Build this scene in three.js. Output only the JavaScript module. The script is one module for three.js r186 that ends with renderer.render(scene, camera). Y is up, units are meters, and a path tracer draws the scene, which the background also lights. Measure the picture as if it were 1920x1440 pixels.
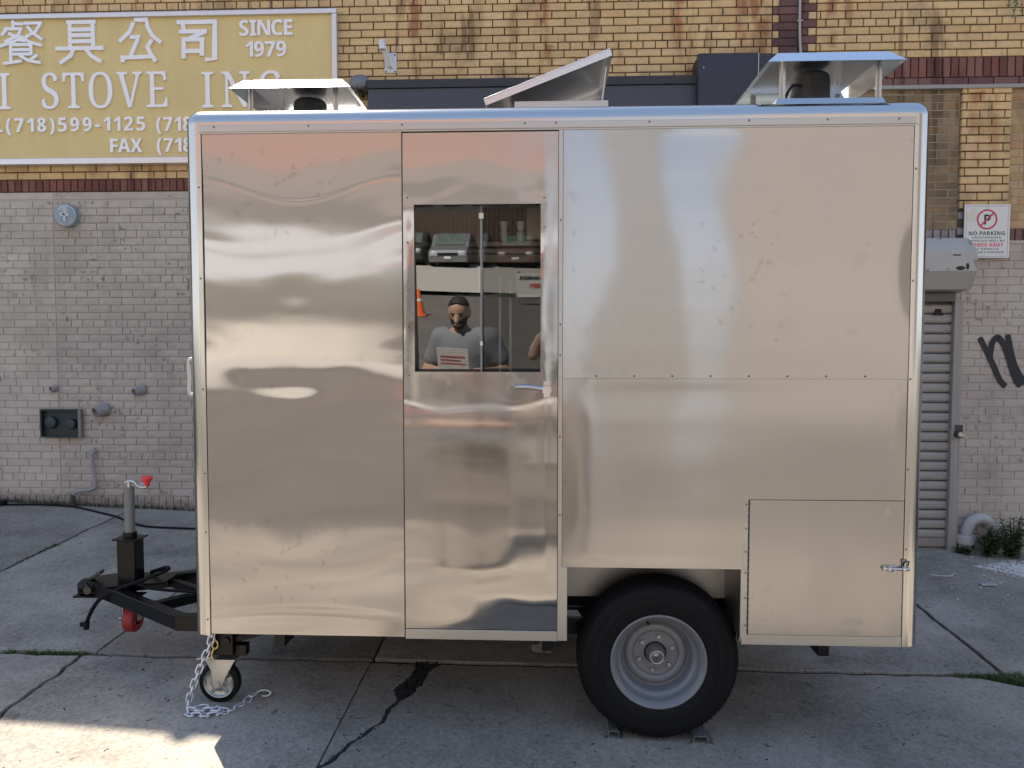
import * as THREE from 'three';
import { RoundedBoxGeometry } from 'three/addons/geometries/RoundedBoxGeometry.js';
import { TextGeometry } from 'three/addons/geometries/TextGeometry.js';
import { FontLoader } from 'three/addons/loaders/FontLoader.js';
import { MarchingCubes } from 'three/addons/objects/MarchingCubes.js';
import { mergeGeometries, mergeVertices, toCreasedNormals } from 'three/addons/utils/BufferGeometryUtils.js';
import { Brush, Evaluator, SUBTRACTION } from 'three-bvh-csg';

// ---------------------------------------------------------------- camera, sky, sun, exposure
const scene = new THREE.Scene();
const camera = new THREE.PerspectiveCamera(51.57, 4 / 3, 0.05, 400);
camera.rotation.order = 'YXZ';
camera.position.set(0, 1.774, 3.4);
camera.rotation.set(-3.0 * Math.PI / 180, 2.6 * Math.PI / 180, 0);
const renderer = new THREE.WebGLRenderer({ antialias: true });
renderer.toneMapping = THREE.LinearToneMapping;
renderer.toneMappingExposure = 2.7;
renderer.shadowMap.enabled = true;

const SUN = new THREE.Vector3(-0.72, 1.76, -1).normalize();
function makeSky() {
  const w = 512, h = 256, d = new Float32Array(w * h * 4);
  for (let j = 0; j < h; j++) {
    const el = ((j + 0.5) / h - 0.5) * Math.PI;
    for (let i = 0; i < w; i++) {
      const az = ((i + 0.5) / w - 0.5) * 2 * Math.PI;
      const v = [Math.cos(el) * Math.cos(az), Math.sin(el), Math.cos(el) * Math.sin(az)];
      const s = Math.max(0, Math.sin(el));
      const t = Math.pow(1 - s, 3.2);
      const c = Math.max(0, v[0] * SUN.x + v[1] * SUN.y + v[2] * SUN.z);
      const g = 0.22 * Math.pow(c, 14);
      const k = (j * w + i) * 4;
      let r = 0.135 * (1 - t) + 0.58 * t + g, gg = 0.205 * (1 - t) + 0.605 * t + g, b = 0.35 * (1 - t) + 0.62 * t + g;
      if (el < 0) { r = 0.22; gg = 0.22; b = 0.21; }
      d[k] = r; d[k + 1] = gg; d[k + 2] = b; d[k + 3] = 1;
    }
  }
  const t = new THREE.DataTexture(d, w, h, THREE.RGBAFormat, THREE.FloatType);
  t.mapping = THREE.EquirectangularReflectionMapping; t.magFilter = THREE.LinearFilter; t.minFilter = THREE.LinearFilter; t.needsUpdate = true;
  return t;
}
scene.background = makeSky();
scene.environment = scene.background;
const sun = new THREE.DirectionalLight(new THREE.Color().setRGB(1, 0.91, 0.78), 4.5);
sun.position.copy(SUN).multiplyScalar(40); sun.castShadow = true;
Object.assign(sun.shadow.camera, { left: -20, right: 20, top: 20, bottom: -20, near: 1, far: 120 });
sun.shadow.mapSize.set(4096, 4096);
scene.add(sun, sun.target);

// ---------------------------------------------------------------- helpers
function rng(seed) { let a = seed >>> 0; return () => { a = (a + 0x6d2b79f5) >>> 0; let t = Math.imul(a ^ (a >>> 15), 1 | a); t = (t + Math.imul(t ^ (t >>> 7), 61 | t)) ^ t; return ((t ^ (t >>> 14)) >>> 0) / 4294967296; }; }
const R = rng(20240);
const hash = (x, y, s) => { let h = Math.imul(x, 374761393) ^ Math.imul(y, 668265263) ^ Math.imul(s, 1274126177); h = Math.imul(h ^ (h >>> 13), 1274126177); return ((h ^ (h >>> 16)) >>> 0) / 4294967296; };
function vnoise(x, y, s, per = 0) {
  const xi = Math.floor(x), yi = Math.floor(y), fx = x - xi, fy = y - yi, m = per ? (a) => ((a % per) + per) % per : (a) => a;
  const u = fx * fx * (3 - 2 * fx), v = fy * fy * (3 - 2 * fy);
  const a = hash(m(xi), m(yi), s), b = hash(m(xi + 1), m(yi), s), c = hash(m(xi), m(yi + 1), s), d = hash(m(xi + 1), m(yi + 1), s);
  return a + (b - a) * u + (c - a) * v + (a - b - c + d) * u * v;
}
function fbm(x, y, s, o = 4, per = 0) { let t = 0, a = 0.5, n = 0; for (let i = 0; i < o; i++) { t += a * vnoise(x, y, s + i * 17, per); n += a; a *= 0.5; x *= 2; y *= 2; per *= 2; } return t / n; }
const clamp = (x, a = 0, b = 1) => Math.min(b, Math.max(a, x));
const smooth = (a, b, x) => { const t = clamp((x - a) / (b - a)); return t * t * (3 - 2 * t); };
const srgb = (x) => Math.round(255 * clamp(x <= 0.0031308 ? 12.92 * x : 1.055 * Math.pow(x, 1 / 2.4) - 0.055));
// texture of linear colours f(u, v) -> [r, g, b], u and v in 0..1
function tex(w, h, f, { color = true, repeat = null } = {}) {
  const d = new Uint8Array(w * h * 4);
  for (let j = 0; j < h; j++) for (let i = 0; i < w; i++) {
    const c = f((i + 0.5) / w, (j + 0.5) / h), k = (j * w + i) * 4;
    for (let n = 0; n < 3; n++) d[k + n] = color ? srgb(c[n]) : Math.round(255 * clamp(c[n]));
    d[k + 3] = 255;
  }
  const t = new THREE.DataTexture(d, w, h, THREE.RGBAFormat);
  t.wrapS = t.wrapT = THREE.RepeatWrapping; t.magFilter = THREE.LinearFilter; t.minFilter = THREE.LinearMipmapLinearFilter; t.generateMipmaps = true;
  if (color) t.colorSpace = THREE.SRGBColorSpace;
  if (repeat) t.repeat.set(repeat[0], repeat[1]);
  t.needsUpdate = true; return t;
}
const mono = (w, h, f, o = {}) => tex(w, h, (u, v) => { const x = f(u, v); return [x, x, x]; }, { ...o, color: false });
const rgb = (r, g, b) => new THREE.Color().setRGB(r, g, b);
const std = (c, roughness = 0.8, metalness = 0, o = {}) => new THREE.MeshStandardMaterial({ color: rgb(...c), roughness, metalness, ...o });
const counts = {};
const numbered = (n) => { const k = counts[n] = (counts[n] ?? -1) + 1; return k ? `${n}_${String(k).padStart(3, '0')}` : n; };
const shade = (o) => { o.castShadow = o.receiveShadow = true; return o; };
function tag(o, label, category, group, kind) { o.userData.label = label; if (category) o.userData.category = category; if (group) o.userData.group = group; if (kind) o.userData.kind = kind; return o; }
function thing(name, label, category, pos = [0, 0, 0], group) { const o = new THREE.Group(); o.name = numbered(name); o.position.set(...pos); scene.add(o); return tag(o, label, category, group); }
function part(parent, name, geo, mat, pos, rot) {
  const m = shade(new THREE.Mesh(Array.isArray(geo) ? merge(geo) : geo, mat)); m.name = parent === scene ? numbered(name) : name;
  if (pos) m.position.set(...pos); if (rot) m.rotation.set(...rot); parent.add(m); return m;
}
function node(parent, name, pos) { const g = new THREE.Group(); g.name = name; if (pos) g.position.set(...pos); parent.add(g); return g; }
function clean(g) { if (g.index) g = g.toNonIndexed(); for (const k of Object.keys(g.attributes)) if (!['position', 'normal', 'uv'].includes(k)) g.deleteAttribute(k); if (!g.attributes.uv) g.setAttribute('uv', new THREE.BufferAttribute(new Float32Array(g.attributes.position.count * 2), 2)); g.clearGroups(); return g; }
const merge = (l) => mergeGeometries(l.map(clean));
const at = (g, x = 0, y = 0, z = 0, rx = 0, ry = 0, rz = 0) => { if (rx || ry || rz) g.applyMatrix4(new THREE.Matrix4().makeRotationFromEuler(new THREE.Euler(rx, ry, rz))); return g.translate(x, y, z); };
const box = (w, h, d, x = 0, y = 0, z = 0) => new THREE.BoxGeometry(w, h, d).translate(x, y, z);
const span = (x0, x1, y0, y1, z0, z1, r = 0) => (r ? new RoundedBoxGeometry(x1 - x0, y1 - y0, z1 - z0, 2, r) : new THREE.BoxGeometry(x1 - x0, y1 - y0, z1 - z0)).translate((x0 + x1) / 2, (y0 + y1) / 2, (z0 + z1) / 2);
const cyl = (r0, r1, h, n = 20, x = 0, y = 0, z = 0) => new THREE.CylinderGeometry(r0, r1, h, n).translate(x, y, z);
const V = (x, y, z) => new THREE.Vector3(x, y, z);
function rod(a, b, r, n = 10) { const A = V(...a), B = V(...b), g = new THREE.CylinderGeometry(r, r, A.distanceTo(B), n); g.applyQuaternion(new THREE.Quaternion().setFromUnitVectors(V(0, 1, 0), B.clone().sub(A).normalize())); return g.translate((a[0] + b[0]) / 2, (a[1] + b[1]) / 2, (a[2] + b[2]) / 2); }
function bar(a, b, w, h, bevel = 0.004) { // square tube from a to b, w across, h high, edges rounded
  const A = V(...a), B = V(...b), L = A.distanceTo(B), d = B.clone().sub(A).normalize(), side = V(0, 1, 0).cross(d).normalize(), up = d.clone().cross(side);
  const g = new RoundedBoxGeometry(w, h, L, 2, bevel); g.applyMatrix4(new THREE.Matrix4().makeBasis(side, up, d)); return g.translate((a[0] + b[0]) / 2, (a[1] + b[1]) / 2, (a[2] + b[2]) / 2);
}
const tube = (pts, r, n = 40, k = 8, closed = false) => new THREE.TubeGeometry(new THREE.CatmullRomCurve3(pts.map((p) => V(...p)), closed), n, r, k, closed);
const lathe = (pts, n = 48) => new THREE.LatheGeometry(pts.map((p) => new THREE.Vector2(p[0], p[1])), n);
const gy = (x, z) => -0.04 * (clamp(x, -24, 24) - 0.5) - 0.037 * (Math.min(z, 4.2) + 0.1) + 0.03 * Math.max(0, z - 7);

// ---------------------------------------------------------------- materials
const concreteTex = (() => {
  const spots = [], r = rng(77);
  for (let i = 0; i < 3600; i++) { const big = i < 26, mid = i < 320; spots.push([r(), r(), big ? 0.003 + 0.004 * r() : mid ? 0.0012 + 0.0016 * r() : 0.0005 + 0.0009 * r(), r() * 3.14, 1 + 1.8 * r(), mid ? 0.3 + 0.45 * r() : 0.2 + 0.35 * r()]); }
  const w = 1024, a = new Float32Array(w * w).fill(1);
  for (const [u, v, s, th, el, k] of spots) { const n = Math.ceil(s * el * w) + 2, ci = Math.floor(u * w), cj = Math.floor(v * w); for (let j = -n; j <= n; j++) for (let i = -n; i <= n; i++) { const dx = (i * Math.cos(th) + j * Math.sin(th)) / (s * w * el), dy = (-i * Math.sin(th) + j * Math.cos(th)) / (s * w), q = Math.hypot(dx, dy) + 0.35 * (vnoise(i * 0.6 + ci, j * 0.6 + cj, 5) - 0.5); if (q < 1) { const kk = ((cj + j + w) % w) * w + (ci + i + w) % w; a[kk] = Math.min(a[kk], 1 - k * smooth(1, 0.6, q)); } } }
  return { w, a };
})();
const concreteMap = tex(1024, 1024, (u, v) => {
  const big = fbm(u * 3, v * 3, 3, 4, 3), mid = fbm(u * 14, v * 14, 9, 3, 14), fine = fbm(u * 160, v * 160, 4, 2, 160), pit = hash(Math.floor(u * 1024), Math.floor(v * 1024), 8);
  const st = smooth(0.52, 0.68, fbm(u * 4, v * 4, 21, 5, 4));
  let k = 0.86 + 0.62 * (big - 0.5) + 0.34 * (mid - 0.5) + 0.42 * (fine - 0.5) + 0.24 * (pit - 0.5) - 0.16 * st;
  k *= concreteTex.a[Math.floor(v * 1024) * 1024 + Math.floor(u * 1024)];
  const warm = 0.5 + 0.5 * (fbm(u * 2, v * 2, 31, 3, 2) - 0.5);
  return [0.37 * k * (0.95 + 0.1 * warm), 0.33 * k, 0.278 * k * (1.04 - 0.1 * warm)];
});
concreteMap.repeat.set(1 / 2.3, 1 / 2.3);
const concreteBump = mono(1024, 1024, (u, v) => 0.5 * fbm(u * 120, v * 120, 14, 3, 120) + 0.3 * fbm(u * 20, v * 20, 15, 3, 20) + 0.2 * hash(Math.floor(u * 1024), Math.floor(v * 1024), 8));
concreteBump.repeat.copy(concreteMap.repeat);
const M = {
  concrete: new THREE.MeshStandardMaterial({ map: concreteMap, bumpMap: concreteBump, bumpScale: 0.004, roughness: 0.88 }),
  dirt: std([0.045, 0.042, 0.036], 1),
  black: new THREE.MeshPhysicalMaterial({ color: rgb(0.008, 0.008, 0.009), roughness: 0.45, specularIntensity: 0.6 }), rubber: new THREE.MeshPhysicalMaterial({ color: rgb(0.006, 0.006, 0.0065), roughness: 0.7, specularIntensity: 0.45 }), frameBlack: new THREE.MeshPhysicalMaterial({ color: rgb(0.004, 0.004, 0.005), roughness: 0.3, specularIntensity: 0.55 }),
  zinc: std([0.50, 0.50, 0.47], 0.38, 0.9), chrome: std([0.52, 0.53, 0.55], 0.12, 1), darkMetal: std([0.06, 0.06, 0.062], 0.45, 0.5), brass: std([0.7, 0.52, 0.22], 0.35, 0.9),
  rim: std([0.20, 0.203, 0.212], 0.42, 0.2), grey: std([0.17, 0.18, 0.185], 0.45, 0.2), red: std([0.33, 0.025, 0.03], 0.5), redBright: std([0.75, 0.05, 0.06], 0.35),
  white: std([0.78, 0.78, 0.76], 0.5), leaf: std([0.09, 0.15, 0.055], 0.6), leafDark: std([0.06, 0.105, 0.045], 0.6), stem: std([0.07, 0.08, 0.03], 0.8), grass: std([0.08, 0.115, 0.035], 0.75),
};
const noiseTile = mono(512, 512, (u, v) => 0.6 * fbm(u * 8, v * 8, 41, 4, 8) + 0.4 * fbm(u * 64, v * 64, 43, 2, 64));
// stainless steel: fine grain in one direction, smudges in the roughness
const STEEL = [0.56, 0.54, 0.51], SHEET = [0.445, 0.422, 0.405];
const smudge = (seed, amt) => tex(256, 256, (u, v) => { const a = smooth(0.60, 0.78, fbm(u * 7, v * 7, seed, 5, 7)), b = smooth(0.70, 0.8, fbm(u * 30, v * 30, seed + 3, 3, 30)) * smooth(0.45, 0.62, fbm(u * 3, v * 3, seed + 5, 3, 3)); const g = clamp(0.5 + amt * a * 0.5 + 0.18 * b); return [g, g, g]; }, { color: false });
const smudgeA = smudge(61, 0.12);
const spotMap = tex(512, 512, (u, v) => { const b = smooth(0.70, 0.8, fbm(u * 60, v * 60, 66, 3, 60)) * smooth(0.60, 0.70, fbm(u * 4, v * 4, 67, 3, 4)), s = 0.985 + 0.03 * (vnoise(u * 700, v * 3, 68, 0) - 0.5); const k = s * (1 - 0.15 * b); return [k, k * (1 - 0.02 * b), k * (1 - 0.05 * b)]; });
const steel = (r, aniso, o = {}) => new THREE.MeshPhysicalMaterial({ color: rgb(...SHEET), metalness: 1, roughness: r * 2, roughnessMap: smudgeA, map: spotMap, anisotropy: aniso, ...o });
M.panelMirror = steel(0.095, 1.0);
M.panelBrushed = steel(0.14, 1.0);
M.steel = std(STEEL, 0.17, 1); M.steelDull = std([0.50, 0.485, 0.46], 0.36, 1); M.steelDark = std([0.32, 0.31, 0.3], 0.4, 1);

// ---------------------------------------------------------------- ground
{
  const g = new THREE.PlaneGeometry(300, 300, 60, 60).rotateX(-Math.PI / 2), p = g.attributes.position;
  for (let i = 0; i < p.count; i++) p.setY(i, gy(p.getX(i), clamp(p.getZ(i), -20, 60)) - 0.16);
  g.computeVertexNormals();
  tag(part(scene, 'ground', g, M.dirt), 'bare dark earth under the pavement and showing in its joints', 'ground', null, 'structure');
}
const asphaltMap = tex(1024, 1024, (u, v) => { const n = fbm(u * 5, v * 5, 91, 4, 5), f = hash(Math.floor(u * 1024), Math.floor(v * 1024), 92), k = 0.82 + 0.35 * (n - 0.5) + 0.3 * (f - 0.5); return [0.155 * k, 0.14 * k, 0.124 * k]; });
asphaltMap.repeat.set(1 / 3, 1 / 3);
M.asphalt = new THREE.MeshStandardMaterial({ map: asphaltMap, roughness: 0.92 });
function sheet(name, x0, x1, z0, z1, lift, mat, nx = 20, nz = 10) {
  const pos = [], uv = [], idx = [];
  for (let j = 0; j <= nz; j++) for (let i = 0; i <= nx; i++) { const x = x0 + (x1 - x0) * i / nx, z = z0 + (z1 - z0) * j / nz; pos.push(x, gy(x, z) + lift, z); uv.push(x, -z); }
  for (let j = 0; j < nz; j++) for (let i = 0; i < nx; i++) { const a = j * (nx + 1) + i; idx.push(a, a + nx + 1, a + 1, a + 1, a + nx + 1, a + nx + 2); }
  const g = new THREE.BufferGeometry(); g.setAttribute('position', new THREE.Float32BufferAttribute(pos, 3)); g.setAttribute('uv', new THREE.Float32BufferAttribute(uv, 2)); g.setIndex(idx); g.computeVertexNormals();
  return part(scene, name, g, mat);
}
tag(sheet('road', -60, 60, 4.22, 22, -0.1, M.asphalt, 60, 24), 'worn grey asphalt of the street behind the camera', 'road', null, 'structure');
{ const m = M.asphalt.clone(); m.color.setScalar(0.97); tag(sheet('added_dark_strip', -60, 60, 4.5, 7.2, -0.095, m, 60, 6), 'added strip of darker asphalt along the near kerb, put in to darken the reflection in the steel', 'road', null, 'structure'); }  // added strip, there only to darken a band of the panel reflections
M.sidewalkFar = std([0.42, 0.4, 0.36], 0.9);
tag(sheet('pavement_far', -60, 60, 22.1, 39.5, 0.02, M.sidewalkFar, 60, 20), 'pale concrete yard across the street', 'pavement', null, 'structure');

// concrete slabs of the pavement, each a piece of its own, split along the joints and the crack
const zj = (x) => -0.78 - 0.0765 * x;
const nz1 = (t, s, amp) => amp * (fbm(t * 9, s * 7.3, s, 4) - 0.5) * 2;
const crackPts = [[-0.97, 0.42], [-0.924, 0.288], [-0.874, 0.144], [-0.82, 0.03], [-0.745, -0.116], [-0.723, -0.321], [-0.704, -0.432], [-0.655, -0.6], [-0.64, -0.745]];
const crackX = (z) => { for (let i = 0; i < crackPts.length - 1; i++) { const [x0, z0] = crackPts[i], [x1, z1] = crackPts[i + 1]; if (z <= z0 && z >= z1) return x0 + (x1 - x0) * (z0 - z) / (z0 - z1); } return z > 0 ? -0.97 - 0.1 * (z - 0.42) : -0.64; };
const crackW = (z) => 0.024 + 0.07 * smooth(0.45, 0.75, fbm(z * 5 + 3, 1.3, 5, 3)) + 0.07 * smooth(-0.3, -0.7, z);
// a joint is { x(z), g(z) } across x, or { z(x), g } across z
const jx = (c, s, gap = 0.014, amp = 0.004) => ({ x: (z) => c + nz1(z, s, amp), g: () => gap });
const crack = { x: (z) => crackX(z) + nz1(z * 2.3, 33, 0.03), g: crackW };
const jz = (f, s, gap = 0.018, amp = 0.006) => ({ z: (x) => f(x) + nz1(x, s, amp), g: (x) => gap + 0.03 * smooth(0.55, 0.75, fbm(x * 2.2, 7.7, s, 3)) });
const slabRoot = thing('pavement', 'cracked grey concrete pavement under the trailer, its slabs tilted down to the street', 'pavement'); slabRoot.userData.kind = 'structure';
tag(sheet('joint_soil', -7.4, 6.2, -3.5, 4.2, -0.016, std([0.028, 0.026, 0.023], 1), 14, 8), 'dark packed soil filling the joints between the pavement slabs', 'soil', null, 'structure');
const slabMeshes = [];
const slabMats = [0.92, 1, 1.06, 0.97].map((k, i) => { const m = M.concrete.clone(); m.color.setScalar(k); m.map = concreteMap.clone(); m.map.offset.set(0.31 * i, 0.17 * i); return m; });
function slab(L, Rr, B, F, cut) { // left and right joints, back and front joints
  const pts = [], xa = L.x(0), xb = Rr.x(0), zB = (x) => B.z(x) + B.g(x) / 2, zF = (x) => F.z(x) - F.g(x) / 2, xL = (z) => L.x(z) + L.g(z) / 2, xR = (z) => Rr.x(z) - Rr.g(z) / 2;
  const corner = (fx, fz, x) => { let z = fz(x); for (let i = 0; i < 6; i++) { x = fx(z); z = fz(x); } return [x, z]; };
  const c = [corner(xL, zF, xa), corner(xL, zB, xa), corner(xR, zB, xb), corner(xR, zF, xb)];
  const run = (a, b, f) => { const n = Math.max(2, Math.round(Math.hypot(b[0] - a[0], b[1] - a[1]) / 0.035)); for (let i = 0; i < n; i++) pts.push(f(i / n)); };
  run(c[0], c[1], (t) => { const z = c[0][1] + (c[1][1] - c[0][1]) * t; return [xL(z), z]; });
  run(c[1], c[2], (t) => { const x = c[1][0] + (c[2][0] - c[1][0]) * t; return [x, zB(x)]; });
  run(c[2], c[3], (t) => { const z = c[2][1] + (c[3][1] - c[2][1]) * t; return [xR(z), z]; });
  run(c[3], c[0], (t) => { const x = c[3][0] + (c[0][0] - c[3][0]) * t; return [x, zF(x)]; });
  const q = (cut ? pts.filter(cut) : pts).map(([x, z]) => new THREE.Vector2(x, -z));
  let g = new THREE.ExtrudeGeometry(new THREE.Shape(q.reverse()), { depth: 0.09, bevelEnabled: true, bevelThickness: 0.002, bevelSize: 0.002, bevelOffset: -0.002, bevelSegments: 1, curveSegments: 1 });
  g.rotateX(-Math.PI / 2);
  const p = g.attributes.position, dy = 0.008 * (R() - 0.5);
  for (let i = 0; i < p.count; i++) p.setY(i, p.getY(i) + gy(p.getX(i), p.getZ(i)) - 0.092 + dy * smooth(0.3, 1.2, Math.abs(p.getX(i) - 0.4)));
  g = toCreasedNormals(g, 0.5);
  const m = part(slabRoot, 'slab', g, slabMats[Math.floor(R() * 4)]); slabMeshes.push(m); return m;
}
const zw = { z: () => -3.5, g: () => 0.01 }, zm = jz(zj, 12, 0.046, 0.018), zf = jz((x) => 1.45 - 0.03 * x, 13), zk = { z: () => 4.2, g: () => 0 };
const backX = [jx(-7.4, 1), jx(-5.5, 2), jx(-3.7, 3, 0.032, 0.018), jx(-2.385, 4, 0.008, 0.004), jx(-0.93, 5), jx(0.85, 6), jx(2.51, 7, 0.026, 0.014), jx(4.3, 8), jx(6.2, 9)];
for (let i = 0; i < backX.length - 1; i++) slab(backX[i], backX[i + 1], zw, zm);
const L0 = jx(-2.435, 22, 0.024, 0.03), T = jx(-0.938, 23, 0.007, 0.003), R1 = jx(2.55, 24, 0.026, 0.012);
slab(jx(-7.4, 1), jx(-5.6, 20), zm, zf); slab(jx(-5.6, 20), jx(-4.1, 21), zm, zf); slab(jx(-4.1, 21), L0, zm, zf); slab(L0, T, zm, { z: () => 0.9, g: () => 0.008 });
slab(T, crack, zm, { z: () => 0.30, g: () => 0.008 }, ([x, z]) => z < 0.27);
slab(L0, jx(-0.96, 40, 0.03), { z: () => 0.9, g: () => 0.008 }, zf);
slab({ x: (z) => (z > 0.3 ? -0.96 : crack.x(z)), g: crackW }, R1, zm, zf, ([x, z]) => x < 2.30 + (z + 0.955) * 2.2 || z > -0.6);
slab(R1, jx(4.3, 25), zm, zf); slab(jx(4.3, 25), jx(6.2, 26), zm, zf);
for (let i = 0; i < backX.length - 1; i += 2) slab(backX[i], backX[Math.min(i + 2, 8)], zf, zk);
part(slabRoot, 'kerb', span(-30, 30, -0.2, 0.0, 4.2, 4.32, 0.01).applyMatrix4(new THREE.Matrix4().makeShear(-0.04, 0, 0, 0, 0, 0)).translate(0, 0.02 - 0.037 * 4.3, 0), M.concrete);
const caster = new THREE.Raycaster();
scene.updateMatrixWorld(true);
function drop(x, z) { caster.set(V(x, 3, z), V(0, -1, 0)); const h = caster.intersectObjects(slabMeshes, false)[0]; return h ? h.point.y : gy(x, z); }

// ---------------------------------------------------------------- brickwork
const B = { x0: -5.6, x1: 5.0 };
const rustX = [[-1.14, 1, 4.75], [-0.06, 0.9, 4.75], [-0.3, 0.5, 4.6], [0.6, 0.45, 4.5], [1.09, 0.8, 4.75], [1.62, 0.9, 4.72], [1.73, 1, 4.72], [1.80, 0.8, 4.7], [2.36, 0.9, 4.8], [2.5, 0.6, 4.72], [-2.2, 0.5, 4.7], [-4.0, 0.5, 4.8], [-0.75, 0.5, 4.3], [1.2, 0.8, 4.28], [0.0, 0.6, 4.3], [3.52, 0.5, 3.85], [3.6, 0.6, 3.86], [3.69, 0.5, 3.84]];
const yellowMap = tex(1536, 512, (u, v) => {
  const x = B.x0 + u * 10.6, y = 2.4 + v * 2.8;
  let k = 0.93 + 0.22 * (fbm(x * 3, y * 5, 101, 3) - 0.5) + 0.2 * (fbm(x * 40, y * 55, 102, 2) - 0.5), r = 0;
  for (const [sx, a, top] of rustX) { const w = 0.03 + 0.03 * vnoise(y * 9, sx * 7, 103), d = Math.abs(x - sx + 0.02 * (vnoise(y * 6, sx, 104) - 0.5)); if (y < top && d < w * 2) r += a * smooth(w * 1.7, 0, d) * smooth(top - 1.0, top - 0.1, y) * (0.3 + 1.2 * smooth(0.35, 0.7, fbm(x * 14, y * 7, 105, 3))); }
  const soot = smooth(0.56, 0.75, fbm(x * 5, y * 3, 106, 4)); k *= 1 - 0.28 * soot; r = clamp(r * 0.75, 0, 0.75); { const dr = smooth(0.62, 0.75, fbm(x * 26, y * 1.6, 107, 3)) * smooth(0.45, 0.6, fbm(x * 4, y * 2, 108, 2)); k *= 1 - 0.35 * dr; r = Math.max(r, 0.25 * dr); }
  return [k * (1 - 0.55 * r), k * (1 - 0.80 * r), k * (1 - 0.86 * r)];
});
const paintMap = tex(1536, 512, (u, v) => {
  const x = B.x0 + u * 10.6, y = -0.2 + v * 3.4;
  const n = fbm(x * 2, y * 2.4, 111, 4), f = fbm(x * 22, y * 26, 112, 3), left = x < 0 ? 1 : 0, g0 = gy(x, -3.5);
  const pb = smooth(0.57, 0.60, fbm(x * 1.1 + 7, y * 1.5, 118, 3)), dr = smooth(0.55, 0.8, fbm(x * 9, y * 0.8, 119, 3));
  let k = (0.94 + 0.34 * (n - 0.5) + 0.2 * (f - 0.5)) * (1 - 0.07 * pb) * (1 - 0.12 * dr);
  const chip = smooth(0.68, 0.76, fbm(x * 30, y * 30, 113, 3)) * smooth(0.5, 0.66, fbm(x * 3, y * 3, 114, 2)); k *= 1 - 0.5 * chip;
  if (left) { k *= 1 - 0.1 * smooth(2.6, 2.0, y) * smooth(1.3, 1.9, y); }
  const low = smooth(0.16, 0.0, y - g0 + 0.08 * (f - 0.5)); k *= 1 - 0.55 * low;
  const w = left ? 0.04 * smooth(1.6, 1.1, y) : 0.05;
  return [k * (1 + w), k * (1 + 0.1 * w - 0.02 * low), k * (1 - 0.04 * low + 0.3 * w)];
});
M.yellow = new THREE.MeshStandardMaterial({ map: yellowMap, vertexColors: true, roughness: 0.82, bumpMap: noiseTile, bumpScale: 0.0015 });
M.painted = new THREE.MeshStandardMaterial({ map: paintMap, vertexColors: true, roughness: 0.72 });
M.paintedRough = new THREE.MeshStandardMaterial({ map: paintMap, vertexColors: true, roughness: 0.72 });
M.redBrick = new THREE.MeshStandardMaterial({ map: yellowMap, vertexColors: true, roughness: 0.85 });
M.mortar = std([0.11, 0.08, 0.056], 0.95); M.mortarLight = std([0.36, 0.31, 0.24], 0.95); M.mortarPaint = std([0.45, 0.40, 0.34], 0.9);
// one brick: chamfered face, four sides; corners a little uneven
function brickGeo(w, h, d, ch, X, Y, uvOf, tone, r, rough = 0) {
  const j = () => (r() - 0.5) * 0.0018, dz = (r() - 0.5) * 0.003, a = w / 2, b = h / 2, o = [], uv = [], col = [];
  const outer = [[-a + j(), -b + j()], [a + j(), -b + j()], [a + j(), b + j()], [-a + j(), b + j()]], sx = [1, -1, -1, 1], sy = [1, 1, -1, -1];
  const F = outer.map(([x, y], i) => [x + sx[i] * ch, y + sy[i] * ch, dz]), C = outer.map(([x, y]) => [x, y, dz - ch]), K = outer.map(([x, y]) => [x, y, -d]);
  const quad = (p, q, s, t) => { for (const v of [p, q, s, p, s, t]) { o.push(...v); const c = uvOf(X + v[0], Y + v[1]); uv.push(c[0], c[1]); col.push(...tone); } };
  if (rough) { // rock face: a grid of small facets
    const nx = 5, ny = 2, P = (i, k) => { const s = i / nx, t = k / ny, e = i === 0 || k === 0 || i === nx || k === ny; return [(F[0][0] * (1 - s) + F[1][0] * s) * (1 - t) + (F[3][0] * (1 - s) + F[2][0] * s) * t, (F[0][1] * (1 - s) + F[1][1] * s) * (1 - t) + (F[3][1] * (1 - s) + F[2][1] * s) * t, dz + (e ? 0 : rough * (r() - 0.2))]; }, G = [];
    for (let k = 0; k <= ny; k++) for (let i = 0; i <= nx; i++) G.push(P(i, k));
    for (let k = 0; k < ny; k++) for (let i = 0; i < nx; i++) { const q = k * (nx + 1) + i; quad(G[q], G[q + 1], G[q + nx + 2], G[q + nx + 1]); }
  } else quad(F[0], F[1], F[2], F[3]);
  for (let i = 0; i < 4; i++) { const n = (i + 1) % 4; quad(F[i], C[i], C[n], F[n]); quad(C[i], K[i], K[n], C[n]); }
  const g = new THREE.BufferGeometry(); g.setAttribute('position', new THREE.Float32BufferAttribute(o, 3)); g.setAttribute('uv', new THREE.Float32BufferAttribute(uv, 2)); g.setAttribute('color', new THREE.Float32BufferAttribute(col, 3)); g.computeVertexNormals(); return g;
}
const uvY = (x, y) => [(x - B.x0) / 10.6, (y - 2.4) / 2.8], uvP = (x, y) => [(x - B.x0) / 10.6, (y + 0.2) / 3.4];
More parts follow.
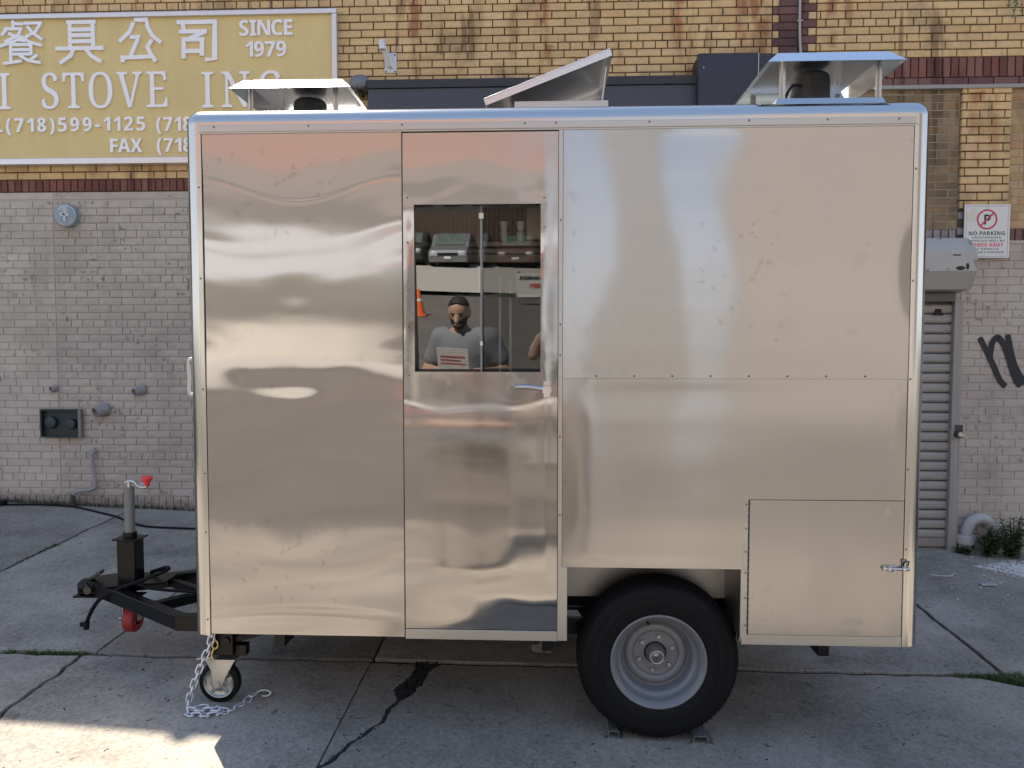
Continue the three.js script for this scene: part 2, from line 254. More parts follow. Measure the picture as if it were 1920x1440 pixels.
const tones = {
  yellow: [[0.70, 0.48, 0.235], [0.73, 0.505, 0.255], [0.68, 0.46, 0.22], [0.71, 0.485, 0.23], [0.69, 0.47, 0.245], [0.65, 0.425, 0.2]],
  olive: [[0.25, 0.175, 0.095], [0.29, 0.205, 0.115], [0.22, 0.15, 0.08], [0.31, 0.20, 0.10]],
  tan: [[0.50, 0.33, 0.165], [0.45, 0.29, 0.14], [0.52, 0.34, 0.18], [0.47, 0.27, 0.14]],
  red: [[0.20, 0.075, 0.058], [0.235, 0.095, 0.072], [0.16, 0.06, 0.05], [0.25, 0.115, 0.09]],
  purple: [[0.17, 0.085, 0.078], [0.20, 0.10, 0.088], [0.145, 0.072, 0.07]],
  grey: [[0.498, 0.442, 0.370], [0.508, 0.450, 0.380], [0.487, 0.432, 0.361], [0.503, 0.445, 0.375]],
  pale: [[0.556, 0.501, 0.416], [0.567, 0.510, 0.426], [0.546, 0.491, 0.407]],
  greyPurple: [[0.27, 0.235, 0.235], [0.30, 0.27, 0.265], [0.24, 0.2, 0.2]],
};
const IN = (x, y) => x > -4.97 && x < 4.05 && y < 4.79 && !(x > -3.02 && x < 3.02 && y < 3.74);   // what the photograph's frame holds of the wall
function wallBuilder(root, seed) {
  const r = rng(seed), made = {}, rest = {};
  return {
    lay(kind, x0, x1, y0, y1, tone, mat, { z = 0, gap = 0.01, ch = 0.0025, rough = 0, uv = uvY, deep = 0.02 } = {}) {
      if (x1 - x0 < 0.015) return;
      const w = x1 - x0 - gap, h = y1 - y0 - gap, X = (x0 + x1) / 2, Y = (y0 + y1) / 2, t = tones[tone][Math.floor(r() * tones[tone].length)], k = 0.95 + 0.1 * r();
      const g = brickGeo(w, h, deep, ch, X, Y, uv, t.map((c) => c * k), r, rough);
      const lists = made[kind] ??= [];
      if (IN(X, Y) && lists.length < 300) { const m = part(root, 'brick', g, mat, [X - root.position.x, Y - root.position.y, z]); lists.push(m); } else { g.translate(X - root.position.x, Y - root.position.y, z); (rest[mat.uuid] ??= [mat, []])[1].push(g); }
    },
    done() { const keep = ['position', 'normal', 'uv', 'color']; for (const [mat, l] of Object.values(rest)) { const m = part(root, 'brickwork', mergeGeometries(l), mat); m.userData.kind = 'stuff'; } void keep; },
    r,
  };
}
// courses of a running bond, every sixth a header course
function courses(W, kind, x0, x1, y0, y1, tone, mat, o = {}, skip = () => false) {
  const H = o.h ?? 0.0655, Ln = o.len ?? 0.205; let n = o.first ?? 0;
  for (let y = y0; y < y1 - 0.02; y += H, n++) {
    const header = o.headers !== false && n % 6 === 4, l = header ? Ln / 2 : Ln, off = header ? 0.05 : n % 2 ? Ln / 2 : 0, ph = (o.phase ?? 0) + off + 0.012 * (W.r() - 0.5);
    let x = x0; const firstEnd = x0 + ((((Math.floor(x0 / l) + 1) * l - x0 + ph) % l) + l) % l;
    for (let e = firstEnd < x0 + 0.03 ? firstEnd + l : firstEnd; x < x1 - 0.01; e += l) { const b = Math.min(e, x1), rem = x1 - b < 0.03 ? x1 : b; if (!skip((x + rem) / 2, y + H / 2)) W.lay(kind, x, rem, y, Math.min(y + H, y1 + 0.012), tone, mat, o); x = rem; }
  }
}
const soldiers = (W, kind, x0, x1, y0, y1, w, tone, mat, o = {}, skip = () => false) => { for (let x = x0; x < x1 - 0.02; x += w) if (!skip(x + w / 2, (y0 + y1) / 2)) W.lay(kind, x, x + w, y0, y1, tone, mat, o); };
const deepHidden = (x, y) => x > -2.3 && x < 2.4 && y < 3.4;

// left building
{
  const b = thing('brick_building', 'yellow brick building with the painted grey ground floor, behind the stove sign', 'building', [-3, 0, -3.5]);
  const core = [span(-31, 5.085, -1.5, 3.095, -7, -0.0065)];
  part(b, 'wall', core, M.mortarPaint);
  part(b, 'upper_wall', [span(-31, 5.085, 3.097, 6.28, -7, -0.013)], M.mortar);
  part(b, 'coping', [span(-31.03, 5.085, 6.285, 6.4, -7.03, 0.03, 0.01)], M.concrete);
  part(b, 'vent_cap', [cyl(0.02, 0.02, 0.12, 12, -1.2, 6.42, -0.02), new THREE.SphereGeometry(0.055, 16, 12).translate(-1.2, 6.475, -0.02)], M.zinc);
  const W = wallBuilder(b, 11), sign = (x, y) => x < -1.9 && y > 3.40 && y < 4.6, skipY = (x, y) => sign(x, y) || deepHidden(x, y) || (x > -1.45 && x < 1.75 && y < 3.92);
  courses(W, 'yellow', B.x0, 1.87, 3.205, 4.97, 'yellow', M.yellow, { phase: 0.03 }, skipY);
  { // dark quoin at the joint between the two buildings
    let n = 0; for (let y = 3.205; y < 4.96; y += 0.0655, n++) { if (y < 3.9) continue; const a = n % 2 ? 1.93 : 1.87; if (n % 2) W.lay('yellow', 1.87, 1.93, y, y + 0.0655, 'yellow', M.yellow); W.lay('purple', a, 2.085, y, y + 0.0655, 'purple', M.redBrick); }
  }
  soldiers(W, 'soldier', B.x0, -2.3, 3.098, 3.205, 0.0635, 'red', M.redBrick, { ch: 0.003, z: 0.002 });
  const pt = { uv: uvP, gap: 0.006, ch: 0.0026, headers: true, deep: 0.016 };
  const inBox = (x, y) => x > -4.55 && x < -4.1 && y > 0.93 && y < 1.18 && false;
  courses(W, 'painted', B.x0, -4.372, 0.40, 3.03, 'pale', M.painted, { ...pt, phase: 0.06, first: 2 }, inBox);
  courses(W, 'painted', -4.366, -2.3, 0.40, 3.03, 'grey', M.paintedRough, { ...pt, phase: 0.02, rough: 0.006, first: 5, z: 0.002 }, inBox);
  W.lay('band', -4.366, -2.3, 3.03, 3.097, 'grey', M.painted, { ...pt, z: -0.002 }); W.lay('band', B.x0, -4.372, 3.03, 3.097, 'pale', M.painted, { ...pt, z: -0.002 });
  soldiers(W, 'base', B.x0, -2.3, 0.16, 0.40, 0.0665, 'grey', M.painted, { ...pt, z: 0.004 });
  W.done();
}
// right building
{
  const b = thing('brick_building', 'darker brick building right of the purple quoin, with pilaster, ledge and the roll-down gate', 'building', [3, 0, -3.5]);
  part(b, 'wall', [span(-0.91, 27, -1.5, 2.62, -7, -0.0065)], M.mortarPaint);
  part(b, 'upper_wall', [span(-0.91, 27, 2.622, 6.28, -7, -0.013)], M.mortar);
  part(b, 'panel_wall', [span(-0.9, 0.428, 2.725, 3.874, -0.01, -0.006), span(0.838, 2.2, 2.725, 3.874, -0.01, -0.006)], M.mortarLight);
  part(b, 'coping', [span(-0.91, 27.03, 6.285, 6.4, -7.03, 0.03, 0.01)], M.concrete);
  const W = wallBuilder(b, 12);
  { let n = 0; for (let y = 4.142; y < 4.96; y += 0.0655, n++) { const e = n % 2 ? 2.165 : 2.235; W.lay('purple', 2.095, e, y, y + 0.0655, 'purple', M.redBrick); if (n % 2) W.lay('yellow', 2.165, 2.235, y, y + 0.0655, 'yellow', M.yellow); } }
  courses(W, 'yellow', 2.235, 5.0, 4.142, 4.97, 'yellow', M.yellow, { phase: 0.11 });
  soldiers(W, 'soldier', 2.095, 5.0, 3.975, 4.142, 0.0655, 'red', M.redBrick, { ch: 0.003, z: 0.004 });
  courses(W, 'soldier', 2.095, 5.0, 3.912, 3.975, 'purple', M.redBrick, { headers: false, z: 0.002 });
  part(b, 'ledge', span(-0.9, 2, 3.877, 3.909, -0.02, 0.035, 0.004), std([0.34, 0.32, 0.29], 0.9));
  const il = { uv: uvY, gap: 0.007, headers: false, z: -0.002 };
  courses(W, 'infill', 2.4, 3.428, 2.727, 3.874, 'olive', M.yellow, { ...il, phase: 0.07 }, (x) => x < 2.5);
  courses(W, 'infill', 3.838, 5.0, 2.727, 3.874, 'tan', M.yellow, { ...il, phase: 0.13 });
  courses(W, 'pilaster', 3.43, 3.836, 2.62, 3.874, 'yellow', M.yellow, { headers: false, z: 0.022, deep: 0.04, h: 0.0675, len: 0.203, phase: 0.203 - ((3.43 % 0.203)) }, (x, y) => y < 2.9);
  courses(W, 'pilasterlow', 3.43, 3.836, 2.28, 2.92, 'greyPurple', M.painted, { uv: uvP, headers: false, z: 0.0, deep: 0.03, gap: 0.007 }, (x, y) => x > 3.5 && x < 3.8);
  soldiers(W, 'greysoldier', 2.4, 3.43, 2.622, 2.725, 0.064, 'greyPurple', M.painted, { uv: uvP, z: 0.003, gap: 0.011 });
  soldiers(W, 'greysoldier', 3.838, 5.0, 2.622, 2.725, 0.066, 'purple', M.redBrick, { z: 0.003 });
  const pt = { uv: uvP, gap: 0.006, ch: 0.0028, deep: 0.016, h: 0.0685, len: 0.206 };
  courses(W, 'painted', 3.475, 5.0, -0.35, 2.62, 'grey', M.painted, { ...pt, phase: 0.05 });
  W.done();
  const ltr = part(b, 'graffiti', graffiti(), std([0.018, 0.018, 0.02], 0.6), [0, 0, 0]); ltr.userData.label = 'black spray painted letter stroke';
}
function graffiti() { // sprayed strokes, a thin skin of paint over the bricks
  const strokes = [[[0.640, 1.815, 0.03], [0.69, 1.72, 0.03], [0.76, 1.58, 0.031], [0.82, 1.45, 0.032], [0.868, 1.40, 0.033]], [[0.735, 1.62, 0.026], [0.735, 1.70, 0.028], [0.75, 1.78, 0.03], [0.79, 1.815, 0.031], [0.83, 1.77, 0.031], [0.885, 1.64, 0.032], [0.945, 1.47, 0.034], [0.99, 1.40, 0.034]], [[0.87, 1.84, 0.03], [0.895, 1.72, 0.03], [0.94, 1.57, 0.03], [1.02, 1.44, 0.03], [1.08, 1.40, 0.03]], [[1.07, 1.40, 0.03], [1.12, 1.55, 0.03], [1.14, 1.72, 0.03], [1.17, 1.83, 0.03]]];
  return merge(strokes.map((s, k) => {
    const c = new THREE.CatmullRomCurve3(s.map((p) => V(p[0], p[1], p[2] * 10))), n = 40, pos = [], idx = [];
    for (let i = 0; i <= n; i++) { const p = c.getPoint(i / n), t = c.getTangent(i / n), w = p.z / 10 * 0.82 * (i === 0 || i === n ? 0.6 : 1) + 0.002 * (hash(i, k, 3) - 0.5), L = Math.hypot(t.x, t.y), nx = -t.y / L, ny = t.x / L; pos.push(p.x + nx * w, p.y + ny * w, 0.0035 + k * 0.0006, p.x - nx * w, p.y - ny * w, 0.0035 + k * 0.0006); if (i < n) { const a = i * 2; idx.push(a, a + 1, a + 2, a + 1, a + 3, a + 2); } }
    const g = new THREE.BufferGeometry(); g.setAttribute('position', new THREE.Float32BufferAttribute(pos, 3)); g.setIndex(idx); g.computeVertexNormals(); return g;
  }));
}

// ---------------------------------------------------------------- the stove sign
const fontLoader = new FontLoader();
const sansBold = await fontLoader.loadAsync('fonts/droid/droid_sans_bold.typeface.json'), serifReg = await fontLoader.loadAsync('fonts/droid/droid_serif_regular.typeface.json'), sans = await fontLoader.loadAsync('fonts/droid/droid_sans_regular.typeface.json');
// raised letters between x0 and x1, standing on y, capitals h high; the rest of the width goes into the spaces
function letters(parent, str, font, x0, x1, y, h, z, depth, mat, sx = 1, word = 0.5) {
  const size = h / 0.714 * 0.72 / 0.72, items = [];
  for (const ch of str) { if (ch === ' ') { items.push(null); continue; } const g = new TextGeometry(ch, { font, size, depth, curveSegments: 4, bevelEnabled: true, bevelThickness: depth * 0.2, bevelSize: h * 0.012, bevelSegments: 1 }); g.computeBoundingBox(); const bb = g.boundingBox; items.push({ g, w: (bb.max.x - bb.min.x) * sx, lo: bb.min.x, ch }); }
  const cap = (() => { const g = new TextGeometry('H', { font, size, depth: 0.01 }); g.computeBoundingBox(); return g.boundingBox.max.y; })(), k = h / cap;
  const used = items.reduce((t, i) => t + (i ? i.w * k : h * word), 0), gap = (x1 - x0 - used) / Math.max(1, items.length - 1);
  let x = x0;
  for (const i of items) { if (!i) { x += h * word + gap; continue; } i.g.translate(-i.lo, 0, 0).scale(sx * k, k, 1); const m = part(parent, 'letter', i.g, mat, [x, y, z]); x += i.w * k + gap; void m; }
}
{
  const Z = -3.5, s = thing('stove_sign', 'large mustard yellow wall sign with raised silver lettering and a silver frame', 'sign', [-4.6, 4.0, Z]);
  const loc = (x, y) => [x + 4.6, y - 4.0];
  const board = new THREE.MeshStandardMaterial({ roughness: 0.62, map: tex(512, 256, (u, v) => { const n = fbm(u * 6, v * 4, 201, 4), st = fbm(u * 60, v * 2, 202, 2), k = 0.94 + 0.14 * (n - 0.5) + 0.08 * (st - 0.5); return [0.76 * k, 0.59 * k, 0.26 * k]; }) });
  const bw = span(-2.6, 2.757, -0.625, 0.562, 0.01, 0.055); { const p = bw.attributes.position, uv = bw.attributes.uv; for (let i = 0; i < p.count; i++) uv.setXY(i, (p.getX(i) + 2.6) / 5.4, (p.getY(i) + 0.625) / 1.2); }
  part(s, 'board', bw, board);
  const fr = std([0.66, 0.67, 0.69], 0.3, 0.75);
  part(s, 'frame', [span(-2.6, 2.8, 0.562, 0.604, 0, 0.085, 0.006), span(-2.6, 2.8, -0.68, -0.625, 0, 0.085, 0.006), span(2.757, 2.8, -0.625, 0.562, 0, 0.083, 0.006)], fr);
  const lm = std([0.84, 0.84, 0.85], 0.3, 0.25), zl = 0.055, dp = 0.013;
  // characters as strokes: pixel-free units, 1 = one character height
  const glyphs = {
    can: [[-4.757, 4.178], [[[0.30, 1.0], [0.30, 0.86]], [[0.30, 0.95], [0.50, 0.94]], [[0.12, 0.83], [0.48, 0.83]], [[0.48, 0.83], [0.42, 0.68], [0.13, 0.54]], [[0.22, 0.72], [0.33, 0.66]], [[0.18, 0.84], [0.06, 0.70]], [[0.56, 0.95], [0.93, 0.95]], [[0.93, 0.95], [0.81, 0.76], [0.60, 0.64]], [[0.64, 0.86], [0.76, 0.71], [0.94, 0.58]], [[0.50, 0.64], [0.34, 0.54], [0.0, 0.43]], [[0.49, 0.64], [0.68, 0.51], [0.92, 0.44]], [[0.42, 0.57], [0.56, 0.55]], [[0.26, 0.46], [0.70, 0.46]], [[0.25, 0.46], [0.24, 0.06]], [[0.70, 0.46], [0.69, 0.24]], [[0.27, 0.34], [0.68, 0.34]], [[0.27, 0.24], [0.68, 0.24]], [[0.10, 0.03], [0.46, 0.08]], [[0.47, 0.19], [0.66, 0.08], [0.88, 0.04]], [[0.82, 0.20], [0.68, 0.10]]]],
    ju: [[-4.249, 4.18], [[[0.29, 0.93], [0.29, 0.38]], [[0.25, 0.95], [0.84, 0.95]], [[0.80, 0.95], [0.80, 0.38]], [[0.29, 0.78], [0.80, 0.78]], [[0.29, 0.65], [0.80, 0.65]], [[0.29, 0.51], [0.80, 0.51]], [[0.0, 0.35], [1.0, 0.35]], [[0.36, 0.32], [0.30, 0.18], [0.08, 0.03]], [[0.66, 0.31], [0.76, 0.17], [0.95, 0.05]]]],
    gong: [[-3.70, 4.19], [[[0.34, 0.87], [0.25, 0.68], [0.03, 0.48]], [[0.40, 0.95], [0.66, 0.95], [0.68, 0.78], [0.79, 0.58], [0.97, 0.44]], [[0.29, 0.56], [0.46, 0.56], [0.40, 0.42], [0.27, 0.14]], [[0.08, 0.09], [0.74, 0.11]], [[0.08, 0.11], [0.08, 0.02]], [[0.76, 0.46], [0.67, 0.33], [0.74, 0.17], [0.84, 0.02]]]],
    si: [[-3.19, 4.18], [[[0.04, 0.93], [0.96, 0.93]], [[0.94, 0.93], [0.92, 0.06], [0.72, 0.05]], [[0.16, 0.86], [0.18, 0.74]], [[0.09, 0.71], [0.70, 0.71]], [[0.70, 0.70], [0.33, 0.55]], [[0.17, 0.52], [0.16, 0.11]], [[0.17, 0.52], [0.64, 0.52]], [[0.62, 0.52], [0.61, 0.17]], [[0.17, 0.25], [0.62, 0.25]]]],
  };
  const strokes = { can: 0.066, ju: 0.086, gong: 0.088, si: 0.092 }, sizes = { can: [0.40, 0.37], ju: [0.40, 0.37], gong: [0.375, 0.37], si: [0.355, 0.36] };
  for (const [name, [[x, y], st]] of Object.entries(glyphs)) {
    const [W, H] = sizes[name], w = strokes[name] * 0.37;
    const gs = st.map((pl, k) => { // a stroke: its polyline, thickened, with soft ends
      const P = pl.map(([a, b]) => new THREE.Vector2(a * W, b * H)), left = [], right = [];
      P.forEach((p, i) => { const d = (P[i + 1] ?? p).clone().sub(P[i - 1] ?? p).normalize(), n = new THREE.Vector2(-d.y, d.x); let q = p.clone(); if (i === 0) q.addScaledVector(d, -w * 0.35); if (i === P.length - 1) q.addScaledVector(d, w * 0.35); const c = P[i + 1] && P[i - 1] ? 1 / Math.max(0.6, Math.cos(0.5 * Math.acos(clamp(P[i + 1].clone().sub(p).normalize().dot(p.clone().sub(P[i - 1]).normalize()), -1, 1)))) : 1; left.push(q.clone().addScaledVector(n, w / 2 * c)); right.push(q.clone().addScaledVector(n, -w / 2 * c)); });
      return new THREE.ExtrudeGeometry(new THREE.Shape([...right, ...left.reverse()]), { depth: dp + k * 0.0006, bevelEnabled: true, bevelSize: 0.002, bevelThickness: 0.003, bevelSegments: 1 });
    });
    part(s, 'letter', gs, lm, [...loc(x, y), zl]);
  }
  letters(s, 'SINCE', sansBold, ...[-2.645, -2.181].map((v) => v + 4.6), 4.392 - 4, 0.130, zl, dp, lm);
  letters(s, '1979', sansBold, ...[-2.593, -2.239].map((v) => v + 4.6), 4.215 - 4, 0.128, zl, dp, lm);
  letters(s, 'I', serifReg, -4.785 + 4.6, -4.69 + 4.6, 3.803 - 4, 0.305, zl, dp, lm, 0.8);
  letters(s, 'STOVE', serifReg, -4.40 + 4.6, -3.285 + 4.6, 3.803 - 4, 0.300, zl, dp, lm, 0.78);
  letters(s, 'INC', serifReg, -2.985 + 4.6, -2.30 + 4.6, 3.793 - 4, 0.300, zl, dp, lm, 0.84);
  letters(s, 'TEL(718)599-1125', sansBold, -5.04 + 4.6, -3.486 + 4.6, 3.605 - 4, 0.118, zl, dp, lm, 0.98);
  letters(s, '(718', sansBold, -3.388 + 4.6, -3.075 + 4.6, 3.598 - 4, 0.118, zl, dp, lm, 0.98);
  letters(s, 'FAX', sansBold, -3.802 + 4.6, -3.516 + 4.6, 3.42 - 4, 0.118, zl, dp, lm);
  letters(s, '(718', sansBold, -3.388 + 4.6, -3.075 + 4.6, 3.42 - 4, 0.118, zl, dp, lm, 0.98);
}

// ---------------------------------------------------------------- things on the walls
{ // round bell box
  const t = thing('bell_box', 'round weathered blue-grey metal bell box on the painted wall below the stove sign', 'bell box', [-4.221, 2.883, -3.49]);
  const m = new THREE.MeshStandardMaterial({ roughness: 0.5, metalness: 0.3, map: tex(128, 128, (u, v) => { const n = fbm(u * 5, v * 5, 301, 4), k = 0.9 + 0.4 * (n - 0.5), w = smooth(0.5, 0.7, fbm(u * 4, v * 7, 305, 3)); return [0.30 * k + 0.2 * w, 0.37 * k + 0.16 * w, 0.42 * k + 0.13 * w]; }) });
  part(t, 'cover', lathe([[0, 0.07], [0.085, 0.068], [0.098, 0.06], [0.1, 0.05], [0.1, 0.0]], 40).rotateX(Math.PI / 2), m);
  part(t, 'bracket', [box(0.075, 0.028, 0.006, 0, 0.005, 0.071), box(0.018, 0.07, 0.006, 0.003, -0.02, 0.0735)], std([0.62, 0.62, 0.6], 0.5));
  part(t, 'knob', cyl(0.009, 0.009, 0.012, 12).rotateX(Math.PI / 2), M.darkMetal, [0, 0.006, 0.082]);
}
{ // camera bracket
  const t = thing('camera_bracket', 'small white metal camera bracket screwed to the yellow brick, holding no camera', 'bracket', [-1.36, 4.17, -3.5]);
  part(t, 'wall_plate', span(-0.048, 0.058, -0.09, 0.08, 0.001, 0.008, 0.003), std([0.66, 0.66, 0.68], 0.45));
  part(t, 'arm', [bar([0.0, -0.04, 0.02], [-0.03, 0.095, 0.13], 0.045, 0.03, 0.006), bar([0.028, -0.05, 0.01], [0.0, 0.03, 0.05], 0.012, 0.03, 0.003)], M.white);
  part(t, 'head', [cyl(0.03, 0.03, 0.075, 20, -0.038, 0.098, 0.14)], std([0.7, 0.71, 0.76], 0.45));
  for (const x of [-0.035, 0.045]) part(t, 'screw', cyl(0.007, 0.007, 0.006, 8).rotateX(Math.PI / 2), M.darkMetal, [x, -0.078, 0.01]);
  part(t, 'screw', cyl(0.007, 0.007, 0.006, 8).rotateX(Math.PI / 2), M.darkMetal, [0.042, 0.06, 0.01]);
}
{ // flood lamp left of the dark fascia
  const t = thing('flood_lamp', 'dark grey metal flood lamp, unlit, at the left end of the dark fascia', 'lamp', [-1.60, 3.96, -3.5]);
  part(t, 'housing', lathe([[0, 0.07], [0.05, 0.065], [0.08, 0.04], [0.09, 0.0], [0.086, -0.03], [0.05, -0.02], [0, -0.02]], 28).rotateX(0.5), std([0.19, 0.2, 0.215], 0.5, 0.3), [0, 0.0, 0.11]);
  const cage = []; for (let i = 0; i < 8; i++) { const a = i / 8 * Math.PI * 2; cage.push(rod([0.082 * Math.cos(a), -0.02, 0.11 + 0.082 * Math.sin(a)], [0.06 * Math.cos(a), -0.09, 0.12 + 0.06 * Math.sin(a)], 0.004, 6)); }
  part(t, 'guard', cage, M.darkMetal); part(t, 'bracket', [box(0.03, 0.14, 0.1, 0.0, -0.02, 0.05)], M.darkMetal); part(t, 'glass', lathe([[0, -0.07], [0.03, -0.06], [0.045, -0.02]], 16), M.darkMetal, [0, 0, 0.115]);
}
{ // dark roller-shutter fascia behind the trailer
  const t = thing('shutter_fascia', 'long dark slate grey metal fascia on the wall behind the roof of the trailer', 'fascia', [-0.15, 3.3, -3.5]);
  const m = std([0.062, 0.068, 0.084], 0.5, 0.15), m2 = std([0.035, 0.036, 0.04], 0.6);
  part(t, 'panel', span(-1.37, 1.38, -1.0, 0.60, 0.0, 0.16, 0.004), m); part(t, 'top_strip', span(-1.375, 1.385, 0.602, 0.672, 0.0, 0.175, 0.004), m2);
  const u = thing('metal_box', 'black-blue sheet metal cabinet standing proud of the wall, left of the right roof vent', 'cabinet', [1.505, 3.5, -3.5]);
  part(u, 'door', span(-0.292, 0.185, -0.9, 0.615, 0.18, 0.262, 0.004), std([0.026, 0.032, 0.05], 0.42, 0.1)); part(u, 'side_door', span(0.192, 0.292, -0.9, 0.61, 0.18, 0.255, 0.004), std([0.03, 0.036, 0.052], 0.45, 0.1));
  part(u, 'edge_strip', span(0.1855, 0.1915, -0.9, 0.61, 0.18, 0.266), M.zinc); part(u, 'case', span(-0.295, 0.295, -0.9, 0.60, 0.0, 0.178, 0.004), std([0.024, 0.028, 0.04], 0.5)); part(u, 'bolt', cyl(0.006, 0.006, 0.006, 8).rotateX(Math.PI / 2), M.zinc, [-0.25, 0.5, 0.264]);
}
{ // conduit at the joint of the two buildings
  const t = thing('wall_conduit', 'thin grey electric conduit running down the purple quoin', 'conduit', [2.09, 4.2, -3.49]);
  part(t, 'pipe', [tube([[0.02, -0.1, 0.02], [0.004, 0.05, 0.02], [-0.004, 0.3, 0.02], [-0.002, 0.6, 0.02], [-0.004, 0.95, 0.02]], 0.011, 30, 8)], std([0.42, 0.40, 0.39], 0.7)); part(t, 'clip', box(0.05, 0.014, 0.024, 0, 0.25, 0.016), std([0.3, 0.29, 0.28], 0.6));
}
{ // recessed electric box
  const t = thing('meter_box', 'dark green open metal box with two round meter sockets in the painted wall', 'meter box', [-4.33, 1.053, -3.5]);
  const m = std([0.028, 0.04, 0.042], 0.5, 0.2), lip = std([0.22, 0.2, 0.195], 0.6);
  part(t, 'back', span(-0.175, 0.165, -0.115, 0.118, 0.001, 0.012), m);
  part(t, 'rim', [span(-0.182, 0.178, 0.112, 0.126, 0, 0.05, 0.003), span(-0.182, 0.178, -0.126, -0.112, 0, 0.05, 0.003), span(-0.188, -0.172, -0.126, 0.126, 0, 0.052, 0.003)], m);
  part(t, 'flange', span(0.16, 0.186, -0.126, 0.126, 0, 0.052, 0.003), lip);
  for (const [x, y, r] of [[-0.098, 0.008, 0.054], [0.085, -0.005, 0.047]]) { const c = part(t, 'meter_socket', lathe([[0, 0.04], [r * 0.8, 0.04], [r * 0.95, 0.034], [r, 0.02], [r, 0]], 24).rotateX(Math.PI / 2), std([0.035, 0.05, 0.052], 0.4, 0.3), [x, y, 0.012]); part(c, 'slot', box(0.02, 0.006, 0.004, 0, 0, 0.041), M.black); }
}
for (const [x, y, r, l, lab] of [[-4.40, 1.365, 0.026, 0.04, 'smallest rusty pipe stub, above the dark meter box'], [-3.945, 1.178, 0.048, 0.10, 'widest painted pipe stub, right of the dark meter box'], [-3.60, 1.352, 0.036, 0.085, 'medium painted pipe stub, highest and nearest to the trailer']]) {
  const t = thing('pipe_stub', lab + ' on the grey wall', 'pipe', [x, y, -3.5], 'pipe stubs on the painted wall');
  const pm = std([0.30, 0.275, 0.265], 0.7), q = new THREE.Group();
  const g = lathe([[r * 0.74, -0.02], [r * 0.74, l], [r * 0.9, l + 0.004], [r, l], [r, l * 0.55], [r * 1.14, l * 0.5], [r * 1.14, 0.006], [r * 1.35, 0.003], [r * 1.35, 0]], 24).rotateX(Math.PI / 2);
  part(t, 'collar', g, pm, [0, 0, 0], [0.25, -0.5, 0]); part(t, 'bore', new THREE.CircleGeometry(r * 0.75, 20), M.dirt, [-Math.sin(0.5) * l * 0.45, -0.25 * l * 0.45, l * 0.45], [0.25, -0.5, 0]); void q;
}
{
  const t = thing('drain_conduit', 'thin painted pipe bending along the foot of the grey wall into the ground', 'pipe', [-4.1, 0.5, -3.46]);
  const m = std([0.33, 0.305, 0.295], 0.7);
  part(t, 'pipe', [tube([[0.045, 0.29, 0.01], [0.055, 0.16, 0.012], [0.075, 0.04, 0.015], [0.07, -0.015, 0.015], [0.03, -0.035, 0.015], [-0.07, -0.05, 0.018], [-0.118, -0.075, 0.02], [-0.13, -0.12, 0.02]], 0.016, 60, 10)], m);
  part(t, 'cap', [box(0.05, 0.035, 0.03, 0.05, 0.30, 0.008), box(0.022, 0.03, 0.02, 0.073, 0.325, 0.008)], m); part(t, 'foot', cyl(0.02, 0.022, 0.16, 12, -0.13, -0.16, 0.02), std([0.05, 0.045, 0.04], 0.7));
}
{ // cable on the ground
  const pts = [[-5.3, -3.38], [-4.83, -3.36], [-4.5, -3.42], [-4.2, -3.40], [-3.9, -3.27], [-3.68, -3.15], [-3.5, -3.02], [-3.3, -2.91], [-3.1, -2.9], [-2.9, -2.91], [-2.4, -2.95], [-1.8, -2.7]].map(([x, z]) => [x, drop(x, z) + 0.01, z]);
  const t = thing('ground_cable', 'thin black cable lying along the foot of the painted wall and on to the trailer', 'cable', [0, 0, 0]);
  part(t, 'cable', [tube(pts, 0.0085, 120, 8)], M.rubber); part(t, 'plug', [span(-4.99, -4.80, 0.0, 0.045, -0.04, 0.03, 0.01).translate(0, drop(-4.85, -3.36), -3.36)], M.rubber);
}
